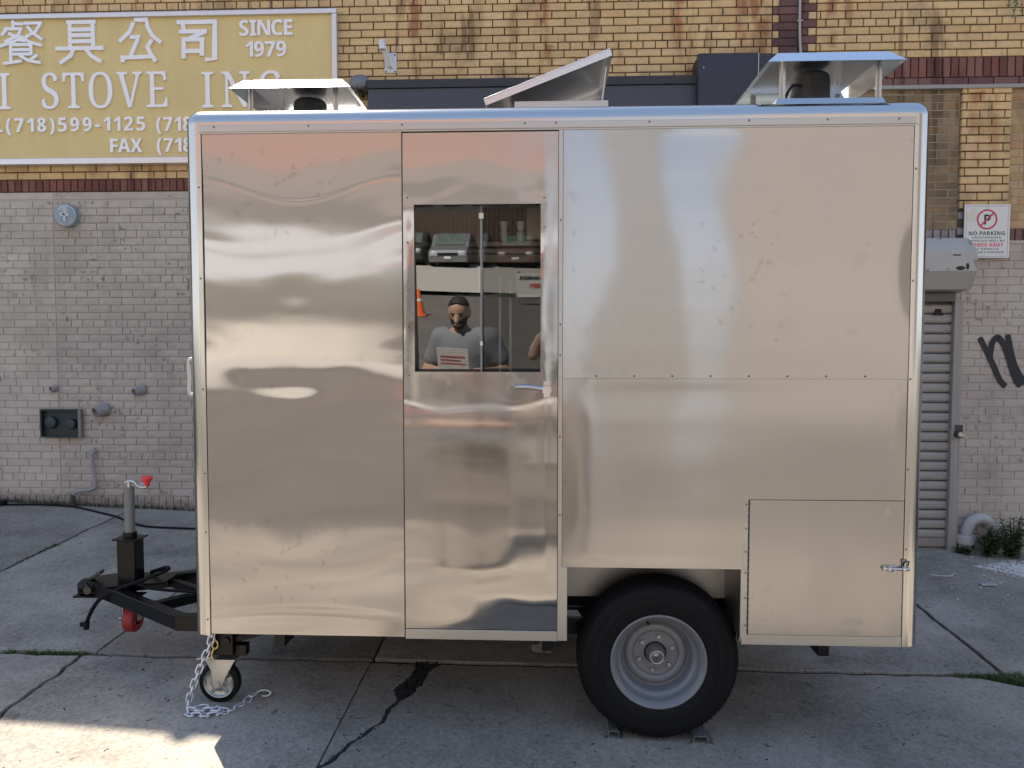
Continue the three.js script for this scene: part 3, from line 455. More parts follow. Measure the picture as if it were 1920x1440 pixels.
{ // roll-down gate
  const t = thing('roll_down_gate', 'grey painted roll-down gate of horizontal slats with its sheet metal housing, right of the trailer', 'gate', [2.75, 0, -3.5]);
  const paint = new THREE.MeshStandardMaterial({ roughness: 0.6, metalness: 0.1, map: tex(256, 256, (u, v) => { const n = fbm(u * 5, v * 5, 401, 4), k = 0.95 + 0.35 * (n - 0.5); return [0.36 * k, 0.325 * k, 0.29 * k]; }) });
  const prof = new THREE.Shape(); // slat section, in y and z
  [[0, 0], [0.004, 0.012], [0.02, 0.02], [0.05, 0.021], [0.066, 0.016], [0.0735, 0.004], [0.0735, 0], [0, 0]].forEach(([y, z], i) => (i ? prof.lineTo(z, y) : prof.moveTo(z, y)));
  const slat = new THREE.ExtrudeGeometry(prof, { depth: 1.33, bevelEnabled: false }).rotateY(Math.PI / 2).translate(-0.685, 0, 0);
  slat.rotateY(0); { const p = slat.attributes.position; for (let i = 0; i < p.count; i++) p.setZ(i, -p.getZ(i)); slat.index ? 0 : 0; slat.computeVertexNormals(); }
  const y0 = 0.10;
  for (let i = 0; i < 24; i++) part(t, 'slat', slat, paint, [0, y0 + 0.0835 * i, 0.006 + 0.002 * (R() - 0.5)]);
  part(t, 'backing', span(-0.69, 0.645, 0.02, 2.2, 0.0, 0.006), M.darkMetal);
  part(t, 'bottom_bar', span(-0.69, 0.645, 0.03, 0.10, 0.0, 0.03, 0.005), std([0.29, 0.25, 0.21], 0.7));
  part(t, 'guide_rail', [span(0.647, 0.662, -0.02, 2.17, 0, 0.07, 0.003), span(0.662, 0.722, -0.02, 2.14, 0.0, 0.065, 0.004)], paint);
  const lock = part(t, 'lock', [cyl(0.03, 0.03, 0.035, 20).rotateX(Math.PI / 2), box(0.05, 0.06, 0.012, 0.005, 0.05, 0.0)], M.darkMetal, [0.70, 1.0, 0.085]); part(lock, 'padlock', [cyl(0.019, 0.019, 0.02, 16).rotateX(Math.PI / 2), bar([0.02, 0.0, 0], [0.055, -0.035, 0.0], 0.012, 0.012, 0.002)], M.zinc, [0, 0.004, 0.024]);
  // housing: a hood bent from sheet, faces at the height and depth of the photograph
  const hp = new THREE.Shape(); [[0, 0.44], [0.16, 0.435], [0.30, 0.325], [0.31, 0.31], [0.31, 0.16], [0.22, 0.02], [0.0, 0.0]].forEach(([z, y], i) => (i ? hp.lineTo(z, y) : hp.moveTo(z, y)));
  const hg = new THREE.ExtrudeGeometry(hp, { depth: 1.42, bevelEnabled: true, bevelSize: 0.004, bevelThickness: 0.004, bevelSegments: 2 }).rotateY(-Math.PI / 2).translate(0.69, 2.19, 0);
  const house = part(t, 'housing', toCreasedNormals(hg, 0.4), new THREE.MeshStandardMaterial({ roughness: 0.55, metalness: 0.1, map: tex(256, 256, (u, v) => { const n = fbm(u * 4, v * 4, 411, 4), c = 0.6 * smooth(0.70, 0.78, fbm(u * 13, v * 13, 412, 4)), k = 0.95 + 0.2 * (n - 0.5); return [0.46 * k * (1 - 0.6 * c), 0.44 * k * (1 - 0.72 * c), 0.40 * k * (1 - 0.8 * c)]; }) }));
  for (const [r, n, sx, sy, x, y] of [[0.03, 7, 1.3, 0.6, 0.56, 2.37], [0.03, 6, 1.4, 0.2, 0.53, 2.475], [0.018, 6, 0.8, 1.6, 0.615, 2.385]]) part(house, 'rust_hole', new THREE.CircleGeometry(r, n).scale(sx, sy, 1), std([0.05, 0.035, 0.03], 0.9), [x, y, 0.3158]);
  part(house, 'fascia_strip', span(-0.66, 0.64, 2.115, 2.186, 0.0, 0.09, 0.003), std([0.16, 0.145, 0.135], 0.7));
  const st = part(t, 'slat_lock', [box(0.05, 0.05, 0.01), box(0.08, 0.015, 0.012, 0, -0.02, 0.002)], M.black, [0.53, 2.03, 0.03]); void st;
}
{ // no parking sign
  const t = thing('parking_sign', 'white NO PARKING tow-away sign with a red circle on the brick pilaster', 'sign', [3.655, 2.70, -3.47]);
  const c = document.createElement('canvas'); c.width = 540; c.height = 640; const g = c.getContext('2d');
  g.fillStyle = '#dcdad3'; g.fillRect(0, 0, 540, 640); g.strokeStyle = '#8b8080'; g.lineWidth = 5; g.strokeRect(22, 18, 496, 604);
  g.fillStyle = 'rgba(190,180,120,0.25)'; g.beginPath(); g.ellipse(90, 130, 70, 90, 0.3, 0, 7); g.fill();
  g.fillStyle = '#1d2024'; g.textAlign = 'center'; g.textBaseline = 'alphabetic'; g.font = 'bold 170px sans-serif'; g.fillText('P', 268, 240);
  g.strokeStyle = '#c23a52'; g.lineWidth = 22; g.beginPath(); g.arc(268, 178, 112, 0, 7); g.stroke(); g.beginPath(); g.moveTo(348, 98); g.lineTo(188, 258); g.stroke();
  const line = (s, y, px, col, w) => { g.font = `bold ${px}px sans-serif`; g.fillStyle = col; g.save(); g.translate(270, y); const m = g.measureText(s).width; g.scale(w / m, 1); g.fillText(s, 0, 0); g.restore(); };
  line('NO PARKING', 368, 66, '#1d2024', 440); line('UNAUTHORIZED', 408, 32, '#4a4d50', 350); line('VEHICLES WILL BE', 446, 32, '#4a4d50', 430); line('TOWED AWAY', 506, 62, '#d0304a', 400); line('AT VEHICLE', 546, 32, '#4a4d50', 300); line("OWNER'S EXPENSE", 586, 34, '#3d4044', 430);
  const map = new THREE.CanvasTexture(c); map.colorSpace = THREE.SRGBColorSpace;
  const plate = part(t, 'plate', span(-0.187, 0.187, -0.222, 0.222, 0, 0.006, 0.002), std([0.62, 0.6, 0.57], 0.5));
  const face = new THREE.PlaneGeometry(0.37, 0.44); part(plate, 'print', face, new THREE.MeshStandardMaterial({ map, roughness: 0.4 }), [0, 0, 0.0072]);
  part(t, 'fixing', [cyl(0.008, 0.008, 0.006, 10).rotateX(Math.PI / 2).translate(0, 0.205, 0.009), box(0.3, 0.36, 0.02, 0, 0, -0.012)], M.zinc);
}
{ // gooseneck vent pipe
  const t = thing('vent_pipe', 'white painted cast pipe curving out of the wall foot beside the gate', 'pipe', [3.6, 0.0, -3.44]);
  const m = std([0.44, 0.43, 0.41], 0.6);
  part(t, 'bend', [tube([[-0.06, 0.13, 0.02], [-0.055, 0.20, 0.025], [-0.02, 0.27, 0.03], [0.05, 0.292, 0.03], [0.11, 0.265, 0.02], [0.125, 0.22, 0.0]], 0.045, 40, 16)], m);
  part(t, 'collar', [lathe([[0.05, 0.07], [0.07, 0.072], [0.074, 0.08], [0.074, 0.14], [0.066, 0.148], [0.05, 0.15]], 24).translate(-0.06, 0, 0.02), cyl(0.055, 0.055, 0.12, 20, -0.06, 0.02, 0.02)], m);
}

// ---------------------------------------------------------------- the trailer
const trailer = thing('concession_trailer', 'large stainless steel food concession trailer with a windowed door, parked by the brick building', 'trailer', [0, 0, 0]);
const X0 = -1.574, X1 = 1.588, Y0 = 0.478, Y1 = 2.776, DEPTH = 1.5;
{ // body: a rounded shell, hollow, open in front
  const ev = new Evaluator(); ev.useGroups = false; ev.attributes = ['position', 'normal', 'uv'];
  const br = (g) => { const b = new Brush(g); b.updateMatrixWorld(); return b; };
  let s = br(new RoundedBoxGeometry(X1 - X0, 3.0, DEPTH, 8, 0.066).translate((X0 + X1) / 2, Y1 - 1.5, 0.004 - DEPTH / 2));
  for (const c of [span(-3, 3, -1, Y0, -3, 1), span(-1.545, 1.56, 0.5, 2.735, -1.475, -0.03), span(-1.4905, 1.5065, 0.3, 2.6705, -0.06, 0.3), span(0.085, 0.826, 0.2, 0.805, -0.40, 0.2), span(-0.147, 0.26, 2.6, 3, -0.805, -0.275), span(0.15, 1.25, 1.45, 2.2, -1.6, -1.4)]) s = ev.evaluate(s, br(c), SUBTRACTION);  // last cut: unseen rear opening, added to let light inside
  part(trailer, 'body_shell', s.geometry, M.steel);
}
const screwGeo = new THREE.SphereGeometry(0.0048, 8, 4, 0, Math.PI * 2, 0, Math.PI / 2).scale(1, 0.6, 1).rotateX(Math.PI / 2);
M.screw = std([0.22, 0.21, 0.2], 0.4, 0.9);
const screw = (p, x, y, z = 0.001) => part(p, 'screw', screwGeo, M.screw, [x, y, z]);
const lin = (a, b, n) => Array.from({ length: n + 1 }, (_, i) => a + (b - a) * i / n);
// a sheet with a gentle warp: slope(x, y) is integrated along y ('y') or x ('x'); its own grid, real relief, smooth normals
function panel(x0, x1, y0, y1, z, dir, slope, hole, cell = 0.012) {
  const cut = (a, b, e) => { const s = [a, ...e.filter((q) => q > a + 1e-4 && q < b - 1e-4), b], o = []; for (let i = 0; i < s.length - 1; i++) { const l = lin(s[i], s[i + 1], Math.max(1, Math.round((s[i + 1] - s[i]) / cell))); o.push(...(i ? l.slice(1) : l)); } return o; };
  const xs = cut(x0, x1, hole ? [hole[0], hole[1]] : []), ys = cut(y0, y1, hole ? [hole[2], hole[3]] : []), nx = xs.length, ny = ys.length, h = new Float64Array(nx * ny);
  if (dir === 'y') for (let i = 0; i < nx; i++) { for (let j = 1; j < ny; j++) h[j * nx + i] = h[(j - 1) * nx + i] + slope(xs[i], (ys[j] + ys[j - 1]) / 2) * (ys[j] - ys[j - 1]); const e = h[(ny - 1) * nx + i]; for (let j = 0; j < ny; j++) h[j * nx + i] -= e * (ys[j] - y0) / (y1 - y0); }
  else for (let j = 0; j < ny; j++) { for (let i = 1; i < nx; i++) h[j * nx + i] = h[j * nx + i - 1] + slope((xs[i] + xs[i - 1]) / 2, ys[j]) * (xs[i] - xs[i - 1]); const e = h[j * nx + nx - 1]; for (let i = 0; i < nx; i++) h[j * nx + i] -= e * (xs[i] - x0) / (x1 - x0); }
  const pos = [], nor = [], uv = [], idx = [], D = (a, b, c, d) => (a - b) / Math.max(1e-6, c - d);
  for (let j = 0; j < ny; j++) for (let i = 0; i < nx; i++) {
    const iL = Math.max(0, i - 1), iR = Math.min(nx - 1, i + 1), jL = Math.max(0, j - 1), jR = Math.min(ny - 1, j + 1);
    const hx = D(h[j * nx + iR], h[j * nx + iL], xs[iR], xs[iL]), hy = D(h[jR * nx + i], h[jL * nx + i], ys[jR], ys[jL]), n = V(-hx, -hy, 1).normalize();
    pos.push(xs[i], ys[j], z + h[j * nx + i]); nor.push(n.x, n.y, n.z); uv.push(...(dir === 'x' ? [ys[j] / 1.6, xs[i] / 1.6] : [xs[i] / 1.6, ys[j] / 1.6]));
  }
  const inHole = (i, j) => hole && xs[i] > hole[0] - 1e-5 && xs[i + 1] < hole[1] + 1e-5 && ys[j] > hole[2] - 1e-5 && ys[j + 1] < hole[3] + 1e-5;
  for (let j = 0; j < ny - 1; j++) for (let i = 0; i < nx - 1; i++) if (!inHole(i, j)) { const a = j * nx + i; idx.push(a, a + 1, a + nx + 1, a, a + nx + 1, a + nx); }
  const skirt = (a, b, n) => { const k = pos.length / 3; for (const q of [a, b]) { pos.push(pos[q * 3], pos[q * 3 + 1], pos[q * 3 + 2]); nor.push(...n); uv.push(uv[q * 2], uv[q * 2 + 1]); } for (const q of [a, b]) { pos.push(pos[q * 3], pos[q * 3 + 1], z - 0.012); nor.push(...n); uv.push(uv[q * 2] + 0.01, uv[q * 2 + 1] + 0.01); } idx.push(k, k + 1, k + 3, k, k + 3, k + 2); };
  for (let i = 0; i < nx - 1; i++) { skirt(i, i + 1, [0, -1, 0]); skirt((ny - 1) * nx + i, (ny - 1) * nx + i + 1, [0, 1, 0]); }
  for (let j = 0; j < ny - 1; j++) { skirt(j * nx, (j + 1) * nx, [-1, 0, 0]); skirt(j * nx + nx - 1, (j + 1) * nx + nx - 1, [1, 0, 0]); }
  const g = new THREE.BufferGeometry(); g.setAttribute('position', new THREE.Float32BufferAttribute(pos, 3)); g.setAttribute('normal', new THREE.Float32BufferAttribute(nor, 3)); g.setAttribute('uv', new THREE.Float32BufferAttribute(uv, 2)); g.setIndex(idx); return g;
}
// how far, in thousandths of slope, the sheets are buckled: rows over height, columns over width
function warp(xs, ys, rows) {
  const ease = (t) => t * t * (3 - 2 * t), find = (l, v) => { let i = 0; while (i < l.length - 2 && v > l[i + 1]) i++; return [i, ease(clamp((v - l[i]) / (l[i + 1] - l[i])))]; };
  return (x, y) => { const [i, u] = find(xs, x), [j, v] = find(ys, y), a = rows[j], b = rows[j + 1]; return ((a[i] * (1 - u) + a[i + 1] * u) * (1 - v) + (b[i] * (1 - u) + b[i + 1] * u) * v) / 1000; };
}
const bump = (x, y, cx, cy, sx, sy) => Math.exp(-(((x - cx) / sx) ** 2) - (((y - cy) / sy) ** 2));
// left panel: buckled across its height, one dent at eye level
const warpL = warp([-1.505, -1.293, -1.128, -0.894, -0.626], [0.485, 0.676, 0.843, 1.032, 1.22, 1.431, 1.559, 1.64, 1.732, 1.79, 1.87, 1.928, 2.02, 2.077, 2.145, 2.191, 2.248, 2.293, 2.361, 2.44, 2.508, 2.632, 2.676], [[0.0, 0.0, 0.0, 0.0, 0.0], [3.36, 3.36, 0.0, 0.0, 3.36], [3.36, -5.03, -11.74, -6.71, 5.03], [0.0, 0.0, 0.0, 0.0, 0.0], [-3.02, 6.71, 15.44, 3.36, -6.71], [0.0, 0.0, 0.0, 0.0, 0.0], [-6.71, -3.36, -3.36, 3.36, 3.36], [-3.36, 6.71, 8.39, 6.71, 0.0], [-10.74, 0.0, 2.68, -3.36, -13.42], [-3.36, -3.36, -3.36, -1.68, -1.68], [0.0, 1.68, -1.01, 0.0, 0.0], [0.0, 0.0, 0.0, 0.0, 0.0], [3.36, 3.36, 6.71, 2.68, 0.0], [-5.03, 0.0, 6.04, -4.03, -11.74], [-7.38, -7.38, -7.38, -6.71, -3.36], [9.4, 7.38, 6.71, 7.38, 10.07], [-6.71, -4.03, -2.01, -3.36, -6.71], [0.0, 2.68, 0.0, -3.36, -5.03], [5.03, 0.0, -4.03, -1.68, 1.68], [3.36, 2.68, 1.68, 1.68, 0.0], [11.07, 5.03, 1.68, 6.04, 13.42], [6.71, 3.36, 0.0, 3.36, 8.39], [0.0, 0.0, 0.0, 0.0, 0.0]]);
const slopeL = (x, y) => {
  const yc = 2.375 - 0.05 * Math.cos((x + 1.08) * 7.2) + 0.05, k = (y - yc) / 0.011;
  const ys = y + 0.045 * Math.cos(5.6 * (x + 1.13)) * smooth(2.5, 2.3, y) * smooth(1.5, 1.8, y) - 0.05 * (x + 1.05) * smooth(2.5, 2.35, y) * smooth(1.8, 2.0, y) + 0.012 * Math.sin(11 * x + 5 * y);
  return 1.6 * warpL(x, ys) - 0.024 * bump(x, y, -1.10, 1.948, 0.085, 0.034) + 0.004 * bump(x, y, -1.10, 1.90, 0.13, 0.03) - 0.02 * bump(x, y, -1.12, 1.555, 0.15, 0.036)
    + 0.022 * Math.sin(2.0 * k) * Math.exp(-k * k * 0.35) - 0.07 * bump(x, y, -1.04, 0.575 + 0.03 * (1 - ((x + 1.05) / 0.43) ** 2), 0.5, 0.017) + 0.02 * bump(x, y, -1.04, 0.53 + 0.03 * (1 - ((x + 1.05) / 0.43) ** 2), 0.5, 0.017)
    + 0.0022 * (fbm(x * 5 + 9, y * 9, 501, 3) - 0.5) * 2;
};
part(trailer, 'panel', panel(-1.489, -0.6255, 0.484, 2.669, 0, 'y', slopeL, null, 0.0065), M.panelMirror).userData.label = 'left stainless panel with a wavy mirror finish';
// the door, with its window opening, leaf, frame, panes, hinge and lever
const door = node(trailer, 'door');
const warpD = warp([-0.603, -0.453, -0.292, -0.132, 0.028], [0.494, 0.527, 0.57, 0.641, 0.747, 0.829, 0.946, 1.11, 1.203, 1.249, 1.342, 1.469, 1.526, 1.646, 2.357, 2.384, 2.445, 2.5, 2.612, 2.656], [[0.0, 0.0, 0.0, 0.0, 0.0], [20.13, 13.42, 20.13, 20.13, 20.13], [-26.85, -20.13, 20.13, 36.91, 40.27], [6.71, 13.42, 26.85, 40.27, 43.62], [0.0, 0.0, 6.71, 20.13, 26.85], [-6.71, -13.42, -13.42, 0.0, 3.36], [3.36, 0.0, -6.71, 5.03, 8.39], [0.0, 0.0, 0.0, 0.0, 0.0], [10.07, 3.36, 3.36, -3.36, -3.36], [-8.39, 5.03, 0.0, -5.03, -11.74], [-6.71, -3.36, 0.0, 0.0, 0.0], [-10.07, -10.07, -10.07, -8.39, -6.71], [-28.52, -31.88, -30.87, -29.53, -20.13], [-16.78, -20.13, -20.13, -16.78, -10.07], [0.0, 0.0, 0.0, 0.0, 0.0], [-15.1, -6.71, 3.36, 0.0, -6.71], [3.36, 5.03, 3.36, 3.36, 5.03], [-3.36, 0.0, 4.03, 1.68, 0.0], [-13.42, -16.78, -13.42, -13.42, -20.13], [0.0, 0.0, 0.0, 0.0, 0.0]]);
const slopeD = (x, y) => 1.35 * warpD(x, y + 0.02 * Math.sin(8 * x + 3 * y) + 0.012 * Math.sin(17 * x - 6 * y)) + 0.003 * (fbm(x * 5 + 4, y * 9, 511, 3) - 0.5) * 2 - 0.012 * bump(x, y, -0.35, 1.275 + 0.03 * Math.sin(6 * x), 0.4, 0.008)
  + 0.04 * (fbm(x * 18, y * 18, 512, 3) - 0.5) * Math.max(0.8 * bump(x, y, x, 1.69, 1, 0.05) * smooth(-0.2, 0, x), bump(x, y, -0.015, y, 0.028, 1) * smooth(1.5, 1.7, y), bump(x, y, -0.6, y, 0.028, 1) * smooth(1.5, 1.7, y), 0.6 * bump(x, y, -0.2, 2.385, 0.2, 0.025));
part(door, 'leaf', panel(-0.6205, 0.0405, 0.523, 2.661, 0, 'y', slopeD, [-0.5735, -0.0325, 1.6475, 2.36], 0.007), M.panelMirror);
part(door, 'hinge', [...lin(0.53, 2.65, 70).map((y) => cyl(0.0032, 0.0032, 0.024, 6, -0.623, y, -0.0005))], M.darkMetal);
{
  const w = node(door, 'window'), gm = new THREE.MeshPhysicalMaterial({ color: rgb(0.62, 0.68, 0.66), transmission: 1, thickness: 0, roughness: 0, ior: 2.7, side: THREE.DoubleSide });
  const gm2 = gm.clone(); gm2.ior = 1.95; gm2.color = rgb(0.86, 0.9, 0.88);
  const T = 3.8 * Math.PI / 180;
  part(w, 'pane', new THREE.PlaneGeometry(0.30, 0.74), gm, [-0.432, 2.003, -0.034], [T, 0, 0]); part(w, 'pane', new THREE.PlaneGeometry(0.29, 0.74), gm2, [-0.158, 2.003, -0.042], [T, -0.012, 0]);
  part(w, 'window_frame', [span(-0.592, -0.574, 1.63, 2.378, -0.05, -0.003), span(-0.032, -0.014, 1.63, 2.378, -0.05, -0.003), span(-0.592, -0.014, 1.629, 1.647, -0.05, -0.003), span(-0.592, -0.014, 2.361, 2.379, -0.05, -0.003)], M.darkMetal);
  part(w, 'mullion', [span(-0.291, -0.283, 1.648, 2.36, -0.034, -0.014)], std([0.22, 0.25, 0.25], 0.2, 0.3)); part(w, 'catch', [span(-0.296, -0.276, 2.30, 2.325, -0.013, -0.008, 0.002).applyMatrix4(new THREE.Matrix4()), span(-0.292, -0.28, 1.76, 1.778, -0.013, -0.008)], std([0.6, 0.6, 0.42], 0.5));
}
{
  const h = node(door, 'handle', [-0.006, 1.573, 0.0]);
  part(h, 'escutcheon', [span(-0.016, 0.017, -0.038, 0.038, 0, 0.012, 0.0055), cyl(0.02, 0.023, 0.03, 24).rotateX(Math.PI / 2).translate(0, 0, 0.02), cyl(0.011, 0.011, 0.012, 16).rotateX(Math.PI / 2).translate(0.006, 0.028, 0.012)], M.chrome);
  part(h, 'lever', [tube([[0.006, 0.002, 0.045], [-0.03, 0.006, 0.048], [-0.08, 0.012, 0.045], [-0.125, 0.012, 0.04]], 0.0095, 24, 10).scale(1, 1, 0.7), cyl(0.019, 0.019, 0.02, 20).rotateX(Math.PI / 2).translate(0.002, 0, 0.04), new THREE.SphereGeometry(0.0095, 10, 8).translate(-0.126, 0.012, 0.028)], M.chrome);
}
for (const [x, y] of [[-0.6, 2.39], [-0.6, 2.2], [-0.6, 2.0], [-0.598, 1.84], [-0.597, 1.632], [-0.018, 2.385], [-0.016, 2.26], [-0.016, 2.14], [-0.016, 2.02], [-0.016, 1.83], [-0.016, 1.636]]) screw(door, x, y);
part(trailer, 'post_strip', [span(0.0425, 0.061, 0.478, 2.668, -0.012, 0.0015, 0.0012), span(0.0425, 0.0845, 0.478, 0.803, -0.012, 0.0025, 0.0012)], M.steelDull);
for (const y of [2.29, 1.85, 1.72, 1.37, 1.03]) screw(trailer, 0.052, y, 0.002);
// right side: two brushed sheets
const warpR = warp([0.067, 0.233, 0.391, 0.548, 0.66, 0.772, 0.95, 1.37, 1.523], [1.643, 1.778, 1.958, 2.136, 2.314, 2.468, 2.633, 2.665], [[-6.71, -14.77, 0.0, 13.42, 4.7, -2.68, -1.34, 0.0, 0.0], [-3.36, -6.38, 2.68, 11.74, 6.71, 1.34, 0.0, 0.0, 0.0], [0.0, 2.01, 6.71, 9.4, 7.38, 5.7, 2.68, 0.0, 0.0], [3.36, 8.72, 8.72, 6.71, 4.7, 3.36, 2.01, 0.0, 0.0], [3.36, 8.72, 2.68, -2.35, -3.36, -3.69, -1.34, 0.0, 0.0], [1.68, 3.69, -2.68, -9.06, -6.04, -2.68, 0.0, 0.0, 0.0], [0.0, -1.34, -5.03, -8.39, -2.01, 4.03, 1.34, 0.0, 0.0], [0.0, 0.0, 0.0, 0.0, 0.0, 0.0, 0.0, 0.0, 0.0]]);
const warpRL = warp([0.067, 0.108, 0.16, 0.233, 0.323, 0.548, 0.705, 0.95, 1.37, 1.523], [0.816, 0.862, 1.048, 1.232, 1.415, 1.563, 1.615], [[-0.0, -0.0, -0.0, 0.0, 0.0, 0.0, 0.0, 0.0, 0.0, 0.0], [20.13, 20.13, 16.78, -10.07, -3.36, 0.0, -6.71, 0.0, 0.0, 0.0], [23.49, 33.56, 23.49, 0.0, 5.37, 3.36, -13.42, -4.7, 0.0, 0.0], [20.13, 30.2, 20.13, 10.07, 12.08, 3.36, -6.71, -6.71, 0.0, 0.0], [30.2, 20.13, 23.49, 2.68, 7.05, 3.36, 3.36, 3.36, 0.0, 0.0], [-0.0, 13.42, 10.07, -11.41, 3.36, 10.07, 3.36, 2.01, 0.0, 0.0], [-0.0, 10.07, 20.13, -10.07, 6.71, 10.07, 0.0, 0.0, 0.0, 0.0]]);
const slopeR = (x, y) => 1.25 * warpR(x, y) - 0.075 * bump(x, y, 1.52, 2.07, 0.085, 0.24) + 0.0015 * (fbm(x * 3 + 3, y * 2, 521, 2) - 0.5) * 2;
const slopeRL = (x, y) => 1.25 * warpRL(x, y) - 0.05 * bump(x, y, 1.50, 1.42, 0.07, 0.17) + 0.0015 * (fbm(x * 3, y * 2, 522, 2) - 0.5) * 2;
part(trailer, 'panel', panel(0.0625, 1.505, 1.62, 2.67, 0.0015, 'x', slopeR), M.panelBrushed).userData.label = 'upper right brushed stainless panel';
{ // lower sheet, stepped round the wheel arch and the hatch
  const low = panel(0.0625, 1.505, 0.803, 1.619, 0, 'x', slopeRL, [0.8545, 1.5051, 0.8029, 1.106]);
  part(trailer, 'panel', low, M.panelBrushed).userData.label = 'lower right brushed stainless panel over the wheel';
}
for (let i = 0; i < 8; i++) screw(trailer, 0.206 + 0.1605 * i, 1.631, 0.0035);
{ // hatch door
  const h = node(trailer, 'hatch_door');
  part(h, 'leaf', panel(0.8595, 1.5035, 0.521, 1.1035, 0.003, 'x', (x, y) => 0.005 * Math.sin(6 * x + 3 * y) - 0.010 * bump(x, y, 0.9, 0.72, 0.1, 0.12) + 0.004 * (fbm(x * 3, y * 3, 531, 2) - 0.5)), M.panelBrushed);
  part(h, 'hinge', lin(0.535, 1.09, 20).map((y) => cyl(0.004, 0.004, 0.022, 6, 0.8575, y, 0.003)), M.darkMetal);
  const l = node(h, 'latch', [1.478, 0.817, 0.005]);
  part(l, 'plate', [span(-0.058, 0.0, -0.013, 0.013, 0, 0.004, 0.001), span(0.022, 0.05, -0.013, 0.013, 0, 0.004, 0.001)], M.zinc);
  part(l, 'bolt', [cyl(0.0065, 0.0065, 0.105, 12).rotateZ(Math.PI / 2).translate(-0.002, 0, 0.01), box(0.011, 0.012, 0.012, -0.055, 0.002, 0.01), rod([-0.01, -0.002, 0.012], [-0.016, -0.022, 0.016], 0.004, 8), span(0.02, 0.032, -0.01, 0.01, 0.003, 0.02, 0.003), span(-0.04, -0.03, -0.01, 0.01, 0.003, 0.02, 0.003)], M.chrome);
  part(l, 'staple', [rod([0.026, 0.012, 0.004], [0.026, 0.034, 0.016], 0.003, 8), rod([0.026, 0.034, 0.016], [0.044, 0.034, 0.016], 0.003, 8), rod([0.044, 0.034, 0.016], [0.044, 0.012, 0.004], 0.003, 8)], M.darkMetal);
}
part(trailer, 'arch_post', [span(0.8265, 0.8555, 0.50, 0.803, -0.012, 0.0025, 0.001), span(0.838, 0.8555, 0.803, 1.11, -0.012, 0.0025, 0.001), span(0.8265, 0.83, 0.48, 0.803, -0.3, -0.012)], M.steelDull);
for (const y of [1.085, 0.98, 0.88, 0.79, 0.68, 0.56]) screw(trailer, 0.846, y, 0.003);
part(trailer, 'skirt', span(0.832, 1.5055, 0.476, 0.5195, -0.012, 0.004, 0.0015), M.steelDull); part(trailer, 'skirt', span(-0.6205, 0.0415, 0.476, 0.5205, -0.012, 0.0035, 0.0015), M.steelDull);
part(trailer, 'corner_strip', span(1.5075, 1.520, 0.476, 2.668, -0.012, 0.0065, 0.002), M.steel); part(trailer, 'corner_strip', span(-1.512, -1.4905, 0.476, 2.668, -0.012, 0.0065, 0.002), M.steel);
for (const y of [2.42, 2.03, 1.55, 1.18, 0.92, 0.53]) screw(trailer, -1.502, y + 0.02, 0.007);
for (const y of [2.49, 2.03, 1.62, 1.24, 0.9]) screw(trailer, 1.514, y, 0.007);
{ // top rail: flat lip and a rolled edge
  part(trailer, 'top_rail', [span(-1.497, 1.513, 2.672, 2.7015, -0.01, 0.011, 0.003), span(-1.51, 1.525, 2.666, 2.6722, -0.01, 0.006)], M.steelDull);
  for (const x of [-1.43, -1.02, -0.62, -0.1, 0.03, 0.42, 0.83, 1.15, 1.44]) screw(trailer, x, 2.693, 0.0125);
  const r = rng(5); for (let i = 0; i < 26; i++) part(trailer, 'rivet', new THREE.IcosahedronGeometry(0.004 + 0.005 * r(), 0), M.white, [-1.3 + 2.2 * r() ** 1.3, 2.778, -0.07 - 0.05 * r()]);
}
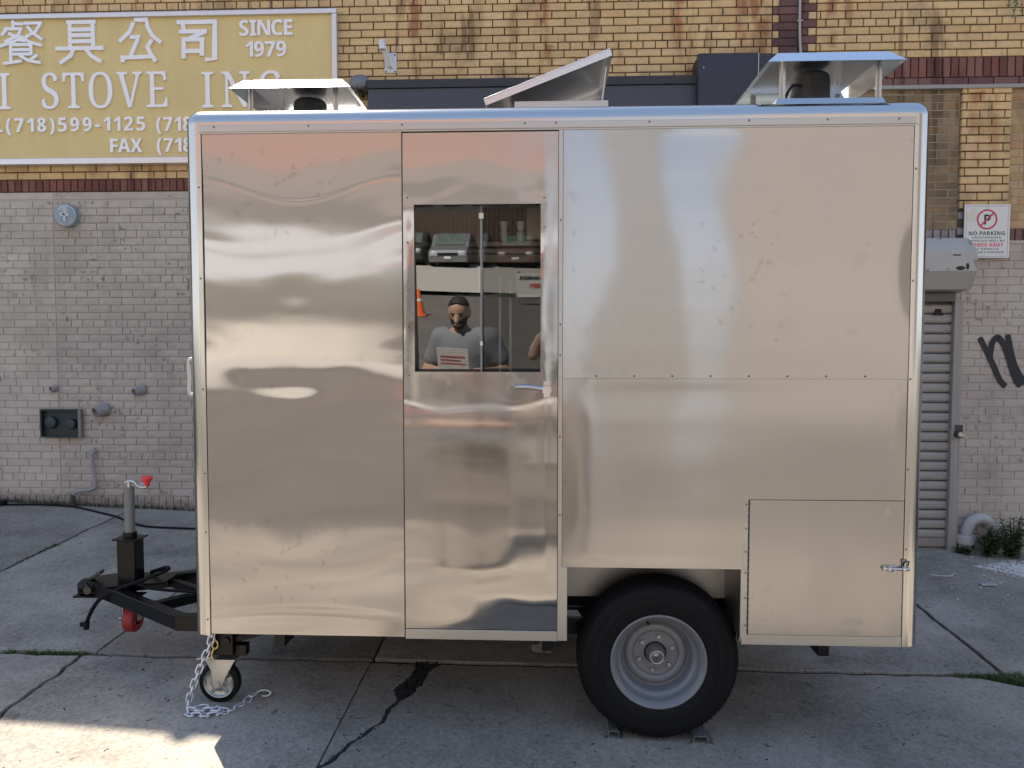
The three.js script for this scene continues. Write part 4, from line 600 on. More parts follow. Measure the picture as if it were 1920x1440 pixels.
// inside
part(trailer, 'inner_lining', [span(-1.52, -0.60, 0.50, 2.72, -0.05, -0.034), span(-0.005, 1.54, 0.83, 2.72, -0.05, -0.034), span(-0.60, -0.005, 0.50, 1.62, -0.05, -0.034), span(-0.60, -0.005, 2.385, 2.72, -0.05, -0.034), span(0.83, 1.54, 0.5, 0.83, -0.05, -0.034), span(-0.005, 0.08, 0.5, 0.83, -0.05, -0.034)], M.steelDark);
part(trailer, 'backing', [span(-0.63, -0.616, 0.5, 2.67, -0.034, -0.0125), span(0.0385, 0.0435, 0.5, 2.67, -0.034, -0.0125), span(-1.4905, 1.5065, 1.612, 1.628, -0.034, -0.0125), span(0.85, 0.862, 0.5, 1.11, -0.034, -0.0125), span(0.85, 1.5065, 1.094, 1.112, -0.034, -0.0125)], M.darkMetal);
{
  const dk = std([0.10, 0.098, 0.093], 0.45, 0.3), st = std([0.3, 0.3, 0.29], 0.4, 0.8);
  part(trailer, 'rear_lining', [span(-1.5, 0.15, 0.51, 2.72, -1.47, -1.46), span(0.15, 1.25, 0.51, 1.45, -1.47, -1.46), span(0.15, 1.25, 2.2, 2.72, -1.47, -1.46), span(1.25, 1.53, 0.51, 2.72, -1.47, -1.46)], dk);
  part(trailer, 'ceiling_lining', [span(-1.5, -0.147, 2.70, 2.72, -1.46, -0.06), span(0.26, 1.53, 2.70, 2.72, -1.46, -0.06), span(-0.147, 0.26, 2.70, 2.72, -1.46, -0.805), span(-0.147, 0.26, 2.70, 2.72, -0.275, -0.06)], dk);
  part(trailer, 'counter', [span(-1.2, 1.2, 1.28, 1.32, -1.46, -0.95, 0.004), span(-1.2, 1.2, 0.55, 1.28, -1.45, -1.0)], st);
  part(trailer, 'shelf', [span(-0.75, 0.55, 2.222, 2.246, -0.62, -0.34, 0.003), span(-0.75, 0.55, 2.150, 2.185, -0.40, -0.345), span(-0.75, 0.55, 2.192, 2.214, -0.38, -0.36)], std([0.17, 0.145, 0.115], 0.45, 0.3));
  part(trailer, 'service_window', [span(-0.30, -0.285, 1.36, 2.16, -1.455, -1.43), span(-0.235, -0.222, 1.36, 2.16, -1.455, -1.42), span(-0.62, 0.35, 2.05, 2.065, -1.455, -1.42), span(0.34, 0.36, 1.36, 2.16, -1.455, -1.42)], M.zinc);
  part(trailer, 'rack', lin(-0.62, -0.12, 22).map((x) => rod([x, 2.25, -0.52], [x + 0.004, 2.46, -0.52], 0.0045, 6)).concat([rod([-0.75, 2.44, -0.52], [0.4, 2.44, -0.52], 0.007, 8)]), std([0.26, 0.24, 0.22], 0.35, 0.4));
  part(trailer, 'hood_box', span(-0.105, 0.10, 2.25, 2.48, -0.60, -0.36, 0.01), std([0.30, 0.26, 0.21], 0.4, 0.6));
}
for (const [x, k] of [[-0.212, 0], [-0.132, 1]]) { // white cups on the shelf inside
  const t = thing('paper_cup', k ? 'white paper cups stacked on the shelf inside, nearer the door handle side' : 'white paper cups stacked on the shelf inside, nearer the window mullion', 'cup', [x, 2.2465, -0.42]); t.scale.setScalar(0.55);
  part(t, 'cup', lathe([[0.026, 0], [0.036, 0.09], [0.038, 0.092], [0.034, 0.092], [0.024, 0.004], [0, 0.004]], 20), M.white); part(t, 'upper_cup', lathe([[0.026, 0.10], [0.036, 0.18], [0.038, 0.184], [0.034, 0.184], [0.024, 0.104]], 20), M.white);
}
// wheel and its well
{
  part(trailer, 'wheel_well', [span(0.06, 0.85, 0.815, 0.83, -0.42, -0.02), span(0.06, 0.85, 0.58, 0.82, -0.32, -0.30), span(0.07, 0.083, 0.479, 0.82, -0.40, -0.013), span(0.828, 0.842, 0.479, 0.82, -0.40, -0.013)], M.steelDark);
  const w = node(trailer, 'wheel', [0.492, 0.36, -0.075]);
  const tm = M.rubber;
  const prof = [[0.21, -0.003], [0.222, 0.004], [0.245, 0.010], [0.285, 0.012], [0.312, 0.006], [0.318, 0.008], [0.335, -0.002], [0.350, -0.018], [0.357, -0.034], [0.359, -0.055], [0.352, -0.058], [0.352, -0.066], [0.360, -0.069], [0.361, -0.094], [0.353, -0.097], [0.353, -0.105], [0.361, -0.108], [0.360, -0.138], [0.352, -0.150], [0.33, -0.176], [0.27, -0.195], [0.215, -0.18]];
  const lugs = []; for (let i = 0; i < 84; i++) { const a = i / 84 * Math.PI * 2; lugs.push(box(0.014, 0.022, 0.012).rotateZ(0.25).rotateX(0.55).translate(0, 0.337, -0.012).rotateZ(a)); lugs.push(box(0.02, 0.008, 0.026, 0, 0.354, -0.048).rotateZ(a + 0.02)); }
  part(w, 'tyre', [lathe(prof, 96).rotateX(Math.PI / 2), ...lugs, new THREE.TorusGeometry(0.262, 0.0022, 6, 90).translate(0, 0, 0.0112), new THREE.TorusGeometry(0.298, 0.0018, 6, 90).translate(0, 0, 0.0095)], tm);
  { const p = w.children[0].geometry.attributes.position; for (let i = 0; i < p.count; i++) if (p.getY(i) < -0.352) p.setY(i, -0.352); }
  const rp = [[0.212, -0.008], [0.214, 0.002], [0.209, 0.006], [0.203, 0.003], [0.196, -0.008], [0.188, -0.014], [0.184, -0.026], [0.181, -0.045], [0.170, -0.056], [0.162, -0.060], [0.158, -0.072], [0.154, -0.110], [0.146, -0.118], [0.140, -0.106], [0.128, -0.098], [0.112, -0.097], [0.104, -0.103], [0.100, -0.112], [0.096, -0.114], [0.058, -0.114], [0.052, -0.112], [0.049, -0.118], [0.049, -0.20], [0.0, -0.20]];
  part(w, 'rim', lathe(rp, 72).rotateX(Math.PI / 2), M.rim);
  part(w, 'hub', [lathe([[0, -0.10], [0.024, -0.10], [0.024, -0.052], [0.0275, -0.048], [0.032, -0.05], [0.034, -0.058], [0.034, -0.09], [0.044, -0.10], [0.044, -0.2]], 36).rotateX(Math.PI / 2)], M.zinc);
  for (let i = 0; i < 6; i++) { const a = i / 6 * Math.PI * 2 + 0.35; part(w, 'lug_nut', [cyl(0.0095, 0.011, 0.016, 6), cyl(0.0055, 0.0055, 0.024, 10, 0, 0.002, 0)], M.zinc, [0.079 * Math.cos(a), 0.079 * Math.sin(a), -0.106], [Math.PI / 2, 0, 0]); }
  part(w, 'valve', [cyl(0.004, 0.007, 0.034, 8)], M.black, [-0.045, 0.165, -0.035], [0.9, 0, 0.25]);
}
// under-frame and axle
part(trailer, 'chassis', [bar([-1.5, 0.44, -0.3], [1.5, 0.44, -0.3], 0.05, 0.07), bar([-1.5, 0.44, -1.2], [1.5, 0.44, -1.2], 0.05, 0.07), bar([-1.2, 0.44, -1.4], [-1.2, 0.44, -0.05], 0.05, 0.06), bar([0.0, 0.44, -1.4], [0.0, 0.44, -0.05], 0.05, 0.06), bar([1.2, 0.44, -1.4], [1.2, 0.44, -0.05], 0.05, 0.06), rod([0.492, 0.36, -0.2], [0.492, 0.36, -1.3], 0.03, 12)], M.frameBlack);
{ const w2 = trailer.children.find((c) => c.name === 'wheel').clone(); w2.position.z = -1.22; w2.rotation.y = 0; trailer.add(w2); }
// tongue, coupler, jack
{
  const t = node(trailer, 'drawbar'), fb = M.frameBlack;
  part(t, 'beam', [bar([-2.45, 0.445, -0.75], [-1.77, 0.425, -0.30], 0.055, 0.075, 0.006), bar([-1.79, 0.425, -0.303], [-1.42, 0.425, -0.30], 0.055, 0.075, 0.006)], fb); part(t, 'beam', [bar([-2.45, 0.445, -0.75], [-1.42, 0.445, -1.22], 0.055, 0.075, 0.006)], fb);
  part(t, 'brace', [bar([-1.98, 0.44, -0.47], [-1.5, 0.445, -1.0], 0.045, 0.05), bar([-2.1, 0.44, -0.88], [-1.45, 0.43, -0.45], 0.04, 0.045)], fb);
  const plate = new THREE.Shape(); [[-2.50, 0.71], [-2.34, 0.62], [-2.05, 0.70], [-2.05, 0.86], [-2.34, 0.90], [-2.50, 0.79]].forEach(([x, z], i) => (i ? plate.lineTo(x, z) : plate.moveTo(x, z)));
  part(t, 'gusset', new THREE.ExtrudeGeometry(plate, { depth: 0.008, bevelEnabled: false }).rotateX(-Math.PI / 2).translate(0, 0.483, 0), fb);
  const c = part(t, 'coupler', [span(-2.54, -2.36, 0.41, 0.48, -0.785, -0.715, 0.012), new THREE.SphereGeometry(0.045, 20, 14).scale(1, 1, 0.95).translate(-2.505, 0.45, -0.75), span(-2.555, -2.34, 0.40, 0.409, -0.80, -0.70, 0.003)], fb);
  part(c, 'coupler_latch', [bar([-2.515, 0.47, -0.74], [-2.41, 0.535, -0.74], 0.03, 0.018, 0.003), bar([-2.46, 0.44, -0.715], [-2.50, 0.49, -0.715], 0.012, 0.012, 0.002), rod([-2.43, 0.52, -0.76], [-2.39, 0.55, -0.72], 0.006, 8)], M.darkMetal);
  part(c, 'coupler_bolt', cyl(0.022, 0.022, 0.012, 12).rotateX(Math.PI / 2), std([0.08, 0.07, 0.045], 0.6), [-2.475, 0.44, -0.71]);
  const j = node(trailer, 'tongue_jack', [-2.255, 0, -0.75]);
  part(j, 'socket', span(-0.05, 0.05, 0.46, 0.715, -0.05, 0.05, 0.006), fb); part(j, 'socket_plate', [span(-0.07, 0.07, 0.715, 0.723, -0.06, 0.06, 0.002), cyl(0.036, 0.036, 0.03, 24, 0, 0.737, 0)], fb);
  part(j, 'tube', [cyl(0.0275, 0.0275, 0.27, 28, 0, 0.86, 0), cyl(0.0285, 0.0285, 0.012, 28, 0, 0.99, 0)], M.grey); part(j, 'label', span(-0.0295, -0.024, 0.93, 0.965, 0.0, 0.014), std([0.25, 0.02, 0.02], 0.5));
  const cr = part(j, 'crank', [tube([[-0.02, 1.018, 0.0], [0.0, 1.028, 0], [0.03, 1.022, 0.0], [0.055, 0.998, 0.0], [0.09, 0.995, 0.0], [0.10, 1.0, 0]], 0.007, 36, 10), cyl(0.012, 0.014, 0.03, 16, 0, 1.008, 0)], M.chrome);
  part(cr, 'knob', lathe([[0, 0], [0.012, 0.002], [0.014, 0.02], [0.026, 0.036], [0.031, 0.048], [0.028, 0.054], [0, 0.054]], 28), M.redBright, [0.101, 1.0, 0]);
  const jw = node(j, 'jack_wheel', [0.01, 0.062, 0.02]);
  part(jw, 'swivel_plate', [span(-0.055, 0.06, 0.345, 0.352, -0.05, 0.05, 0.002), cyl(0.05, 0.012, 0.05, 4, 0, 0.372, 0), cyl(0.03, 0.03, 0.02, 20, 0, 0.335, 0)], fb);
  part(jw, 'fork', [span(-0.042, -0.038, 0.21, 0.335, -0.03, 0.02, 0.001), span(0.038, 0.042, 0.21, 0.335, -0.03, 0.02, 0.001), rod([-0.07, 0.222, 0], [0.055, 0.222, 0], 0.006, 10), cyl(0.012, 0.012, 0.012, 6).rotateZ(Math.PI / 2).translate(-0.06, 0.222, 0)], M.zinc);
  part(jw, 'tread', lathe([[0.03, -0.03], [0.062, -0.03], [0.070, -0.024], [0.071, 0], [0.070, 0.024], [0.062, 0.03], [0.03, 0.03]], 40).rotateZ(Math.PI / 2).translate(0.006, 0.222, 0), M.red);
  part(trailer, 'light_cable', [tube([[-1.45, 0.46, -0.62], [-1.8, 0.475, -0.60], [-2.08, 0.485, -0.62], [-2.2, 0.49, -0.69]], 0.009, 30, 8), tube([[-2.2, 0.50, -0.86], [-2.07, 0.55, -0.78], [-2.03, 0.56, -0.70], [-2.1, 0.535, -0.64], [-2.25, 0.48, -0.62], [-2.36, 0.42, -0.63], [-2.42, 0.35, -0.65], [-2.455, 0.285, -0.66]], 0.0105, 60, 8)], M.rubber);
  part(trailer, 'plug', [cyl(0.018, 0.014, 0.04, 12, -2.458, 0.265, -0.66), box(0.03, 0.02, 0.024, -2.472, 0.272, -0.66)], M.black);
}
// stabiliser caster under the front corner
{
  const gyc = gy(-1.5, -0.2), c = node(trailer, 'stabiliser_caster', [-1.53, gyc, -0.2]);
  part(c, 'leg', [span(-0.03, 0.075, 0.24, 0.42, -0.05, 0.05, 0.004), bar([0.06, 0.30, 0], [0.50, 0.415, -0.05], 0.03, 0.03), box(0.05, 0.05, 0.05, 0.10, 0.255, 0.0), cyl(0.018, 0.018, 0.12, 12).rotateX(Math.PI / 2).translate(0.045, 0.31, 0)], M.frameBlack);
  part(c, 'spring', [tube(lin(0, 1, 160).map((t) => [0.1 + 0.34 * t, 0.33 + 0.075 * t + 0.014 * Math.sin(t * 150), 0.02 + 0.014 * Math.cos(t * 150)]), 0.003, 900, 5)], M.darkMetal);
  part(c, 'top_plate', [span(-0.075, 0.085, 0.214, 0.222, -0.055, 0.055, 0.002), bar([-0.03, 0.228, 0.03], [-0.095, 0.23, 0.05], 0.05, 0.008, 0.002)], M.zinc);
  const fork = new THREE.Shape(); [[-0.06, 0.212], [0.075, 0.212], [0.03, 0.13], [0.012, 0.085], [-0.018, 0.075], [-0.03, 0.095], [-0.035, 0.16]].forEach(([x, y], i) => (i ? fork.lineTo(x, y) : fork.moveTo(x, y)));
  part(c, 'fork', [0.032, -0.038].map((z) => new THREE.ExtrudeGeometry(fork, { depth: 0.005, bevelEnabled: true, bevelSize: 0.002, bevelThickness: 0.001, bevelSegments: 1 }).translate(0, 0, z)), M.zinc);
  part(c, 'tyre', lathe([[0.072, -0.024], [0.092, -0.022], [0.097, -0.012], [0.097, 0.012], [0.092, 0.022], [0.072, 0.024]], 48).rotateX(Math.PI / 2).translate(-0.008, 0.098, 0), M.rubber);
  part(c, 'rim', [lathe([[0.072, 0.022], [0.066, 0.02], [0.062, 0.006], [0.03, 0.004], [0.026, 0.02], [0.0, 0.022]], 40).rotateX(Math.PI / 2).translate(-0.008, 0.098, 0), ...[0, 1, 2, 3, 4].map((i) => box(0.016, 0.06, 0.01, 0, 0.045, 0.008).rotateZ(i * 1.257).translate(-0.008, 0.098, 0))], M.zinc);
  part(c, 'axle', [cyl(0.014, 0.014, 0.012, 6).rotateX(Math.PI / 2).translate(-0.008, 0.098, 0.043), cyl(0.018, 0.018, 0.006, 20).rotateX(Math.PI / 2).translate(-0.008, 0.098, 0.040)], M.zinc);
  part(c, 'hook', [new THREE.TorusGeometry(0.014, 0.004, 8, 20).scale(1, 1.4, 1).translate(-0.005, 0.295, 0.06), tube([[-0.005, 0.36, 0.055], [-0.005, 0.32, 0.06], [0.0, 0.31, 0.06]], 0.004, 12, 6), tube([[-0.01, 0.28, 0.06], [-0.02, 0.24, 0.062], [-0.012, 0.225, 0.062]], 0.005, 12, 6)], M.brass);
}
// safety chain: every link
{
  const ch = node(trailer, 'safety_chain', [-0.045, 0.002, 0]), link = new THREE.TorusGeometry(0.0128, 0.0044, 6, 14); { const p = link.attributes.position; for (let i = 0; i < p.count; i++) p.setX(i, p.getX(i) + 0.0105 * Math.sign(p.getX(i))); }
  const G = (x, z) => [x, gy(x, z) + 0.008, z], pts = [[-1.476, 0.50, -0.10], [-1.495, 0.40, -0.10], [-1.535, 0.30, -0.09], [-1.57, 0.21, -0.085], [-1.59, 0.15, -0.085], [-1.60, 0.11, -0.085], G(-1.60, -0.08), G(-1.575, -0.045), G(-1.52, -0.04), G(-1.46, -0.055), G(-1.44, -0.085), [-1.49, gy(-1.5, -0.1) + 0.018, -0.10], [-1.56, gy(-1.5, -0.1) + 0.02, -0.09], [-1.575, gy(-1.5, -0.06) + 0.022, -0.065], [-1.52, gy(-1.5, -0.06) + 0.022, -0.062], [-1.45, gy(-1.45, -0.07) + 0.02, -0.075], G(-1.41, -0.1), G(-1.385, -0.14), G(-1.37, -0.19), [-1.355, gy(-1.36, -0.23) + 0.02, -0.225], [-1.345, gy(-1.35, -0.25) + 0.018, -0.25]];
  const c = new THREE.CatmullRomCurve3(pts.map((p) => V(...p)), false, 'centripetal'), L = c.getLength(), n = Math.floor(L / 0.0345); const bright = std([0.68, 0.69, 0.74], 0.3, 0.55);
  for (let i = 0; i < n; i++) { const t = (i + 0.5) / n, p = c.getPointAt(t), d = c.getTangentAt(t), m = part(ch, 'link', link, bright); m.position.copy(p); const q = new THREE.Quaternion().setFromUnitVectors(V(1, 0, 0), d); m.quaternion.copy(q).multiply(new THREE.Quaternion().setFromAxisAngle(V(1, 0, 0), (i % 2 ? 1.2 : -0.3) + 0.5 * (R() - 0.5))); }
  part(ch, 'snap_hook', [tube([[0, 0, 0], [0.02, 0.014, -0.004], [0.05, 0.016, -0.006], [0.07, 0.006, -0.004], [0.06, -0.006, 0.004], [0.03, -0.008, 0.004]], 0.007, 30, 8)], M.zinc, [-1.345, gy(-1.34, -0.26) + 0.016, -0.255]);
}
// grab handle on the left wall
part(trailer, 'grab_handle', [tube([[-1.54, 1.70, -0.06], [-1.585, 1.70, -0.06], [-1.592, 1.694, -0.06], [-1.592, 1.62, -0.06], [-1.592, 1.55, -0.06], [-1.585, 1.543, -0.06], [-1.54, 1.543, -0.06]], 0.008, 60, 8)], std([0.6, 0.59, 0.56], 0.4));
// roof: two fans under hoods and a propped hatch
function hoodGeo(x0, x1, z0, z1, y0, y1, inset, t = 0.004) { // sheet hood: four slopes and a top, with its own thickness
  const ring = (e, y, i) => [[x0 + i - e, y, z0 - i + e], [x1 - i + e, y, z0 - i + e], [x1 - i + e, y, z1 + i - e], [x0 + i - e, y, z1 + i - e]], pos = [], quad = (a, b, c, d) => { for (const p of [a, b, c, a, c, d]) pos.push(...p); };
  const a = ring(0, y0, 0), b = ring(0, y1, inset), c = ring(-t, y0, 0), d = ring(-t, y1 - t, inset);
  for (let i = 0; i < 4; i++) { const n = (i + 1) % 4; quad(a[i], a[n], b[n], b[i]); quad(c[n], c[i], d[i], d[n]); quad(a[n], a[i], c[i], c[n]); }
  quad(b[0], b[1], b[2], b[3]); quad(d[3], d[2], d[1], d[0]);
  const g = new THREE.BufferGeometry(); g.setAttribute('position', new THREE.Float32BufferAttribute(pos, 3)); g.computeVertexNormals(); return g;
}
function roofVent(x0, x1, z0, z1, yr, yt, mx, mz, flip, label) {
  const v = node(trailer, 'roof_vent'); v.userData.label = label;
  const sheet = std([0.68, 0.69, 0.70], 0.22, 1);
  part(v, 'hood', hoodGeo(x0, x1, z0, z1, yr, yt, 0.055), sheet);
  const cz0 = z0 - 0.05, cz1 = z1 + 0.06, cx0 = x0 + 0.05, cx1 = x1 - 0.07;
  part(v, 'curb', [hoodGeo(cx0 - 0.01, cx1 + 0.01, cz0 + 0.01, cz1 - 0.01, 2.772, 2.815, 0.016), span(cx0 + 0.02, cx1 - 0.02, 2.742, 2.772, cz1, cz0)], std([0.42, 0.50, 0.56], 0.35, 0.7));
  for (const [x, z] of [[cx0 + 0.03, cz0 - 0.02], [cx1 - 0.02, cz0 - 0.02], [cx0 + 0.03, cz1 + 0.03], [cx1 - 0.02, cz1 + 0.03]]) part(v, 'post', [span(x - 0.013, x + 0.013, 2.80, yr + 0.03, z - 0.002, z + 0.002), span(x - 0.002, x + 0.002, 2.80, yr + 0.03, z - 0.013, z + 0.013)], M.steelDull);
  const h = yt - 0.014 - 2.80;
  part(v, 'motor', lathe([[0, h], [0.045, h - 0.001], [0.068, h - 0.006], [0.081, h - 0.018], [0.085, h - 0.034], [0.087, 0.05], [0.097, 0.014], [0.104, 0.0]], 36).translate(mx, 2.80, mz), std([0.022, 0.021, 0.02], 0.45));
  part(v, 'fan_mount', [span(cx0 + 0.03, cx1 - 0.03, 2.802, 2.806, mz - 0.2, mz + 0.2)], M.steelDull);
  part(v, 'motor_cord', tube([[mx + flip * 0.06, 2.92, mz + 0.06], [mx + flip * 0.10, 2.915, mz + 0.07], [mx + flip * 0.125, 2.87, mz + 0.06], [mx + flip * 0.13, 2.80, mz + 0.05]], 0.0065, 24, 8), M.black);
  if (flip > 0) part(v, 'motor_label', new THREE.CylinderGeometry(0.0842, 0.0842, 0.03, 12, 1, true, -0.9, 0.5), std([0.25, 0.25, 0.25], 0.5), [mx, 2.93, mz]);
}
roofVent(0.92, 1.495, -0.05, -0.70, 2.952, 3.005, 1.185, -0.33, -1, 'right roof fan under a sheet steel hood');
roofVent(-1.535, -0.945, -0.42, -1.07, 2.992, 3.045, -1.235, -0.74, 1, 'left roof fan under a sheet steel hood');
{
  const h = node(trailer, 'roof_hatch');
  part(h, 'curb', [span(-0.155, 0.268, 2.742, 2.865, -0.275, -0.265), span(-0.155, 0.268, 2.742, 2.865, -0.815, -0.805), span(-0.155, -0.147, 2.742, 2.865, -0.805, -0.275), span(0.26, 0.268, 2.742, 2.865, -0.805, -0.275)], M.steelDull);
  const W = 0.605, lid = [span(0, W, 0.0, 0.006, -0.62, 0, 0.001), span(0, W, -0.028, 0.0, -0.004, 0, 0.001), span(0, W, -0.028, 0.0, -0.62, -0.616, 0.001), span(0, 0.004, -0.028, 0, -0.616, -0.004), span(W - 0.004, W, -0.028, 0, -0.616, -0.004)];
  part(h, 'lid', lid, std([0.64, 0.64, 0.65], 0.25, 1), [-0.292, 2.868, -0.24], [0, 0, 0.36]);
  part(h, 'stay', [rod([0.235, 2.80, -0.30], [0.258, 3.02, -0.29], 0.005, 8), rod([0.235, 2.80, -0.79], [0.258, 3.02, -0.79], 0.005, 8)], M.zinc);
}


// ---------------------------------------------------------------- small things on the ground
for (const [x, w, lab] of [[0.297, 0.085, 'short steel hat channel chocked under the left side of the trailer tyre'], [0.682, 0.115, 'longer flanged steel hat channel on the right side of the trailer tyre']]) {
  const g0 = drop(x, -0.06), t = thing('metal_channel', lab, 'metal channel', [x, g0, -0.075], null), h = 0.036, s = new THREE.Shape(), b = w / 2;
  [[-b, 0], [-b, 0.003], [-b * 0.62, 0.003], [-b * 0.5, h], [b * 0.5, h], [b * 0.62, 0.003], [b, 0.003], [b, 0], [b * 0.58, 0], [b * 0.46, h - 0.003], [-b * 0.46, h - 0.003], [-b * 0.58, 0]].forEach(([p, q], i) => (i ? s.lineTo(p, q) : s.moveTo(p, q)));
  part(t, 'channel', new THREE.ExtrudeGeometry(s, { depth: 0.26, bevelEnabled: false }).translate(0, 0, -0.26), std([0.33, 0.335, 0.34], 0.4, 0.7));
}
{ // crumpled paper under the trailer
  const y = drop(-0.02, -0.95), t = thing('crumpled_paper', 'crumpled brown paper lying in the shade left of the trailer wheel', 'paper', [-0.02, y, -0.95]);
  const g = new THREE.IcosahedronGeometry(0.05, 3), p = g.attributes.position; for (let i = 0; i < p.count; i++) { const v = V(p.getX(i), p.getY(i), p.getZ(i)), n = fbm(v.x * 40 + 5, v.y * 40 + v.z * 33, 601, 2); v.multiplyScalar(0.6 + 0.8 * n); p.setXYZ(i, v.x * 1.2, Math.max(0, v.y * 0.6 + 0.02), v.z * 0.8); } g.computeVertexNormals();
  part(t, 'paper', [g, at(g.clone().scale(0.6, 0.7, 0.6), 0.02, 0.03, 0)], std([0.34, 0.29, 0.23], 0.9));
}
function blades(list, mat, root, name, r) { // grass blades at [x, z, height]
  const pos = []; for (const [x, z, h] of list) { const y = gy(x, z) - 0.02, a = r() * 6.3, l = 0.3 + 0.6 * r(), w = 0.0016 + 0.0012 * r(), dx = Math.cos(a), dz = Math.sin(a), m = [x + dx * h * l * 0.3, y + h * 0.65, z + dz * h * l * 0.3], e = [x + dx * h * l, y + h, z + dz * h * l]; const A = [x - dz * w, y, z + dx * w], Bp = [x + dz * w, y, z - dx * w], C = [m[0] - dz * w, m[1], m[2] + dx * w], D = [m[0] + dz * w, m[1], m[2] - dx * w]; for (const q of [A, Bp, D, A, D, C, C, D, e]) pos.push(...q); }
  const g = new THREE.BufferGeometry(); g.setAttribute('position', new THREE.Float32BufferAttribute(pos, 3)); g.computeVertexNormals(); return part(root, name, g, mat);
}
{
  const r = rng(71), l = []; // corner of the broken slab on the right
  for (let i = 0; i < 1500; i++) { const x = 2.2 + 0.4 * r() ** 0.6, z = zj(x) + 0.015 + (r() - 0.35) * Math.max(0.03, (x - 2.30) * 0.5); if (z < 0.1) l.push([x, z, 0.012 + 0.035 * r() * r() + 0.01]); }
  tag(blades(l, M.grass, scene, 'grass', r), 'green grass filling the broken slab corner at the right edge', 'grass', null, 'stuff');
  const m = []; for (let i = 0; i < 900; i++) { const x = -2.84 + 0.42 * r(), z = zj(x) + (r() - 0.5) * 0.03, q = fbm(x * 14, 3.3, 72, 2); if (q > 0.48) m.push([x, z, 0.018 + 0.022 * r()]); }
  tag(blades(m, M.grass, scene, 'grass', r), 'thin green moss and grass in the slab joint left of the red jack wheel', 'grass', null, 'stuff');
  const k = []; for (let i = 0; i < 260; i++) { const u = r() ** 2; k.push([-3.69 + (r() - 0.5) * 0.04, -2.35 + 0.45 * u, 0.02 + 0.02 * r()]); } for (let i = 0; i < 500; i++) k.push([-4.9 + 1.8 * r(), -3.49 + 0.03 * r(), 0.04 + 0.03 * r()]);
  tag(blades(k, std([0.075, 0.085, 0.03], 0.8), scene, 'grass', r), 'sparse yellow-green weeds in the joint and along the foot of the left wall', 'grass', null, 'stuff');
  const c = []; for (let i = 0; i < 1600; i++) { const z = 0.3 - 1.05 * r(), w = crackW(z), x = crackX(z) + (r() - 0.5) * w; c.push(new THREE.IcosahedronGeometry(0.003 + 0.006 * r() * r(), 0).rotateX(r() * 6).translate(x, gy(x, z) - 0.016 + 0.012 * r(), z)); }
  tag(part(scene, 'crack_gravel', c, std([0.03, 0.03, 0.03], 0.95)), 'black gravel filling the wide crack in the pavement', 'gravel', null, 'stuff');
}
{ // litter: bits of leaf and twig
  const r = rng(85), g = []; for (let i = 0; i < 150; i++) { const x = -2.6 + 5.4 * r(), z = -0.9 + 1.25 * r() ** 0.8, L = 0.004 + 0.012 * r() * r(), w = L * (0.25 + 0.4 * r()); g.push(box(L * 2, 0.002, w).rotateZ(0.3 * (r() - 0.5)).rotateY(r() * 6.3).translate(x, gy(x, z) + 0.003, z)); }
  tag(part(scene, 'litter', g, std([0.04, 0.033, 0.026], 0.95)), 'scattered dark crumbs of leaf and twig on the pavement in front of the trailer', 'litter', null, 'stuff');
}
{ // plaster powder, chips, a stick and flakes at the right
  const r = rng(81), fl = [];
  for (let i = 0; i < 2600; i++) { const a = r() * 6.28, d = Math.sqrt(-2 * Math.log(1 - r() * 0.98)), x = 3.86 + 0.15 * d * Math.cos(a), z = -2.93 + 0.11 * d * Math.sin(a) + 0.05 * Math.cos(a); fl.push([x, z, 0.003 + 0.011 * r() * r()]); }
  for (let i = 0; i < 420; i++) { const t = r(), x = 3.42 + 0.45 * t + 0.06 * (r() - 0.5), z = -3.02 + 0.33 * t + 0.05 * (r() - 0.5); fl.push([x, z, 0.003 + 0.008 * r() * r()]); }
  for (let i = 0; i < 120; i++) fl.push([2.7 + 1.6 * r(), -3.3 + 1.2 * r(), 0.002 + 0.009 * r() ** 3]);
  const gs = fl.map(([x, z, s]) => new THREE.IcosahedronGeometry(s, 0).scale(1, 0.45, 1).rotateY(r() * 6).translate(x, drop0(x, z) + s * 0.2, z));
  tag(part(scene, 'plaster_rubble', gs, std([0.66, 0.65, 0.62], 0.9)), 'spilled white plaster powder and crumbs on the pavement at the right edge', 'rubble', null, 'stuff');
  const y = drop(2.98, -2.7), s = thing('stick', 'short pale stick of wood lying on the pavement right of the trailer', 'stick', [2.98, y + 0.006, -2.7]);
  part(s, 'twig', tube([[-0.055, 0, -0.03], [-0.02, 0.0, 0.0], [0.03, 0.003, 0.02], [0.09, 0.003, 0.01]], 0.0055, 14, 6), std([0.52, 0.48, 0.4], 0.8)); part(s, 'splinter', tube([[0.07, 0.0, 0.01], [0.11, 0.004, -0.03], [0.15, 0.004, -0.06]], 0.004, 10, 5), std([0.5, 0.46, 0.38], 0.8));
  const y2 = drop(3.24, -2.53), q = thing('metal_scrap', 'flat grey metal scrap lying on the pavement below the white plaster', 'scrap', [3.24, y2 + 0.012, -2.53]);
  part(q, 'bar', [span(-0.055, 0.06, -0.006, 0.012, -0.02, 0.025, 0.004), span(-0.02, 0.045, 0.012, 0.018, -0.012, 0.016, 0.002)], std([0.40, 0.41, 0.44], 0.5, 0.3));
}
function drop0(x, z) { return gy(x, z); }
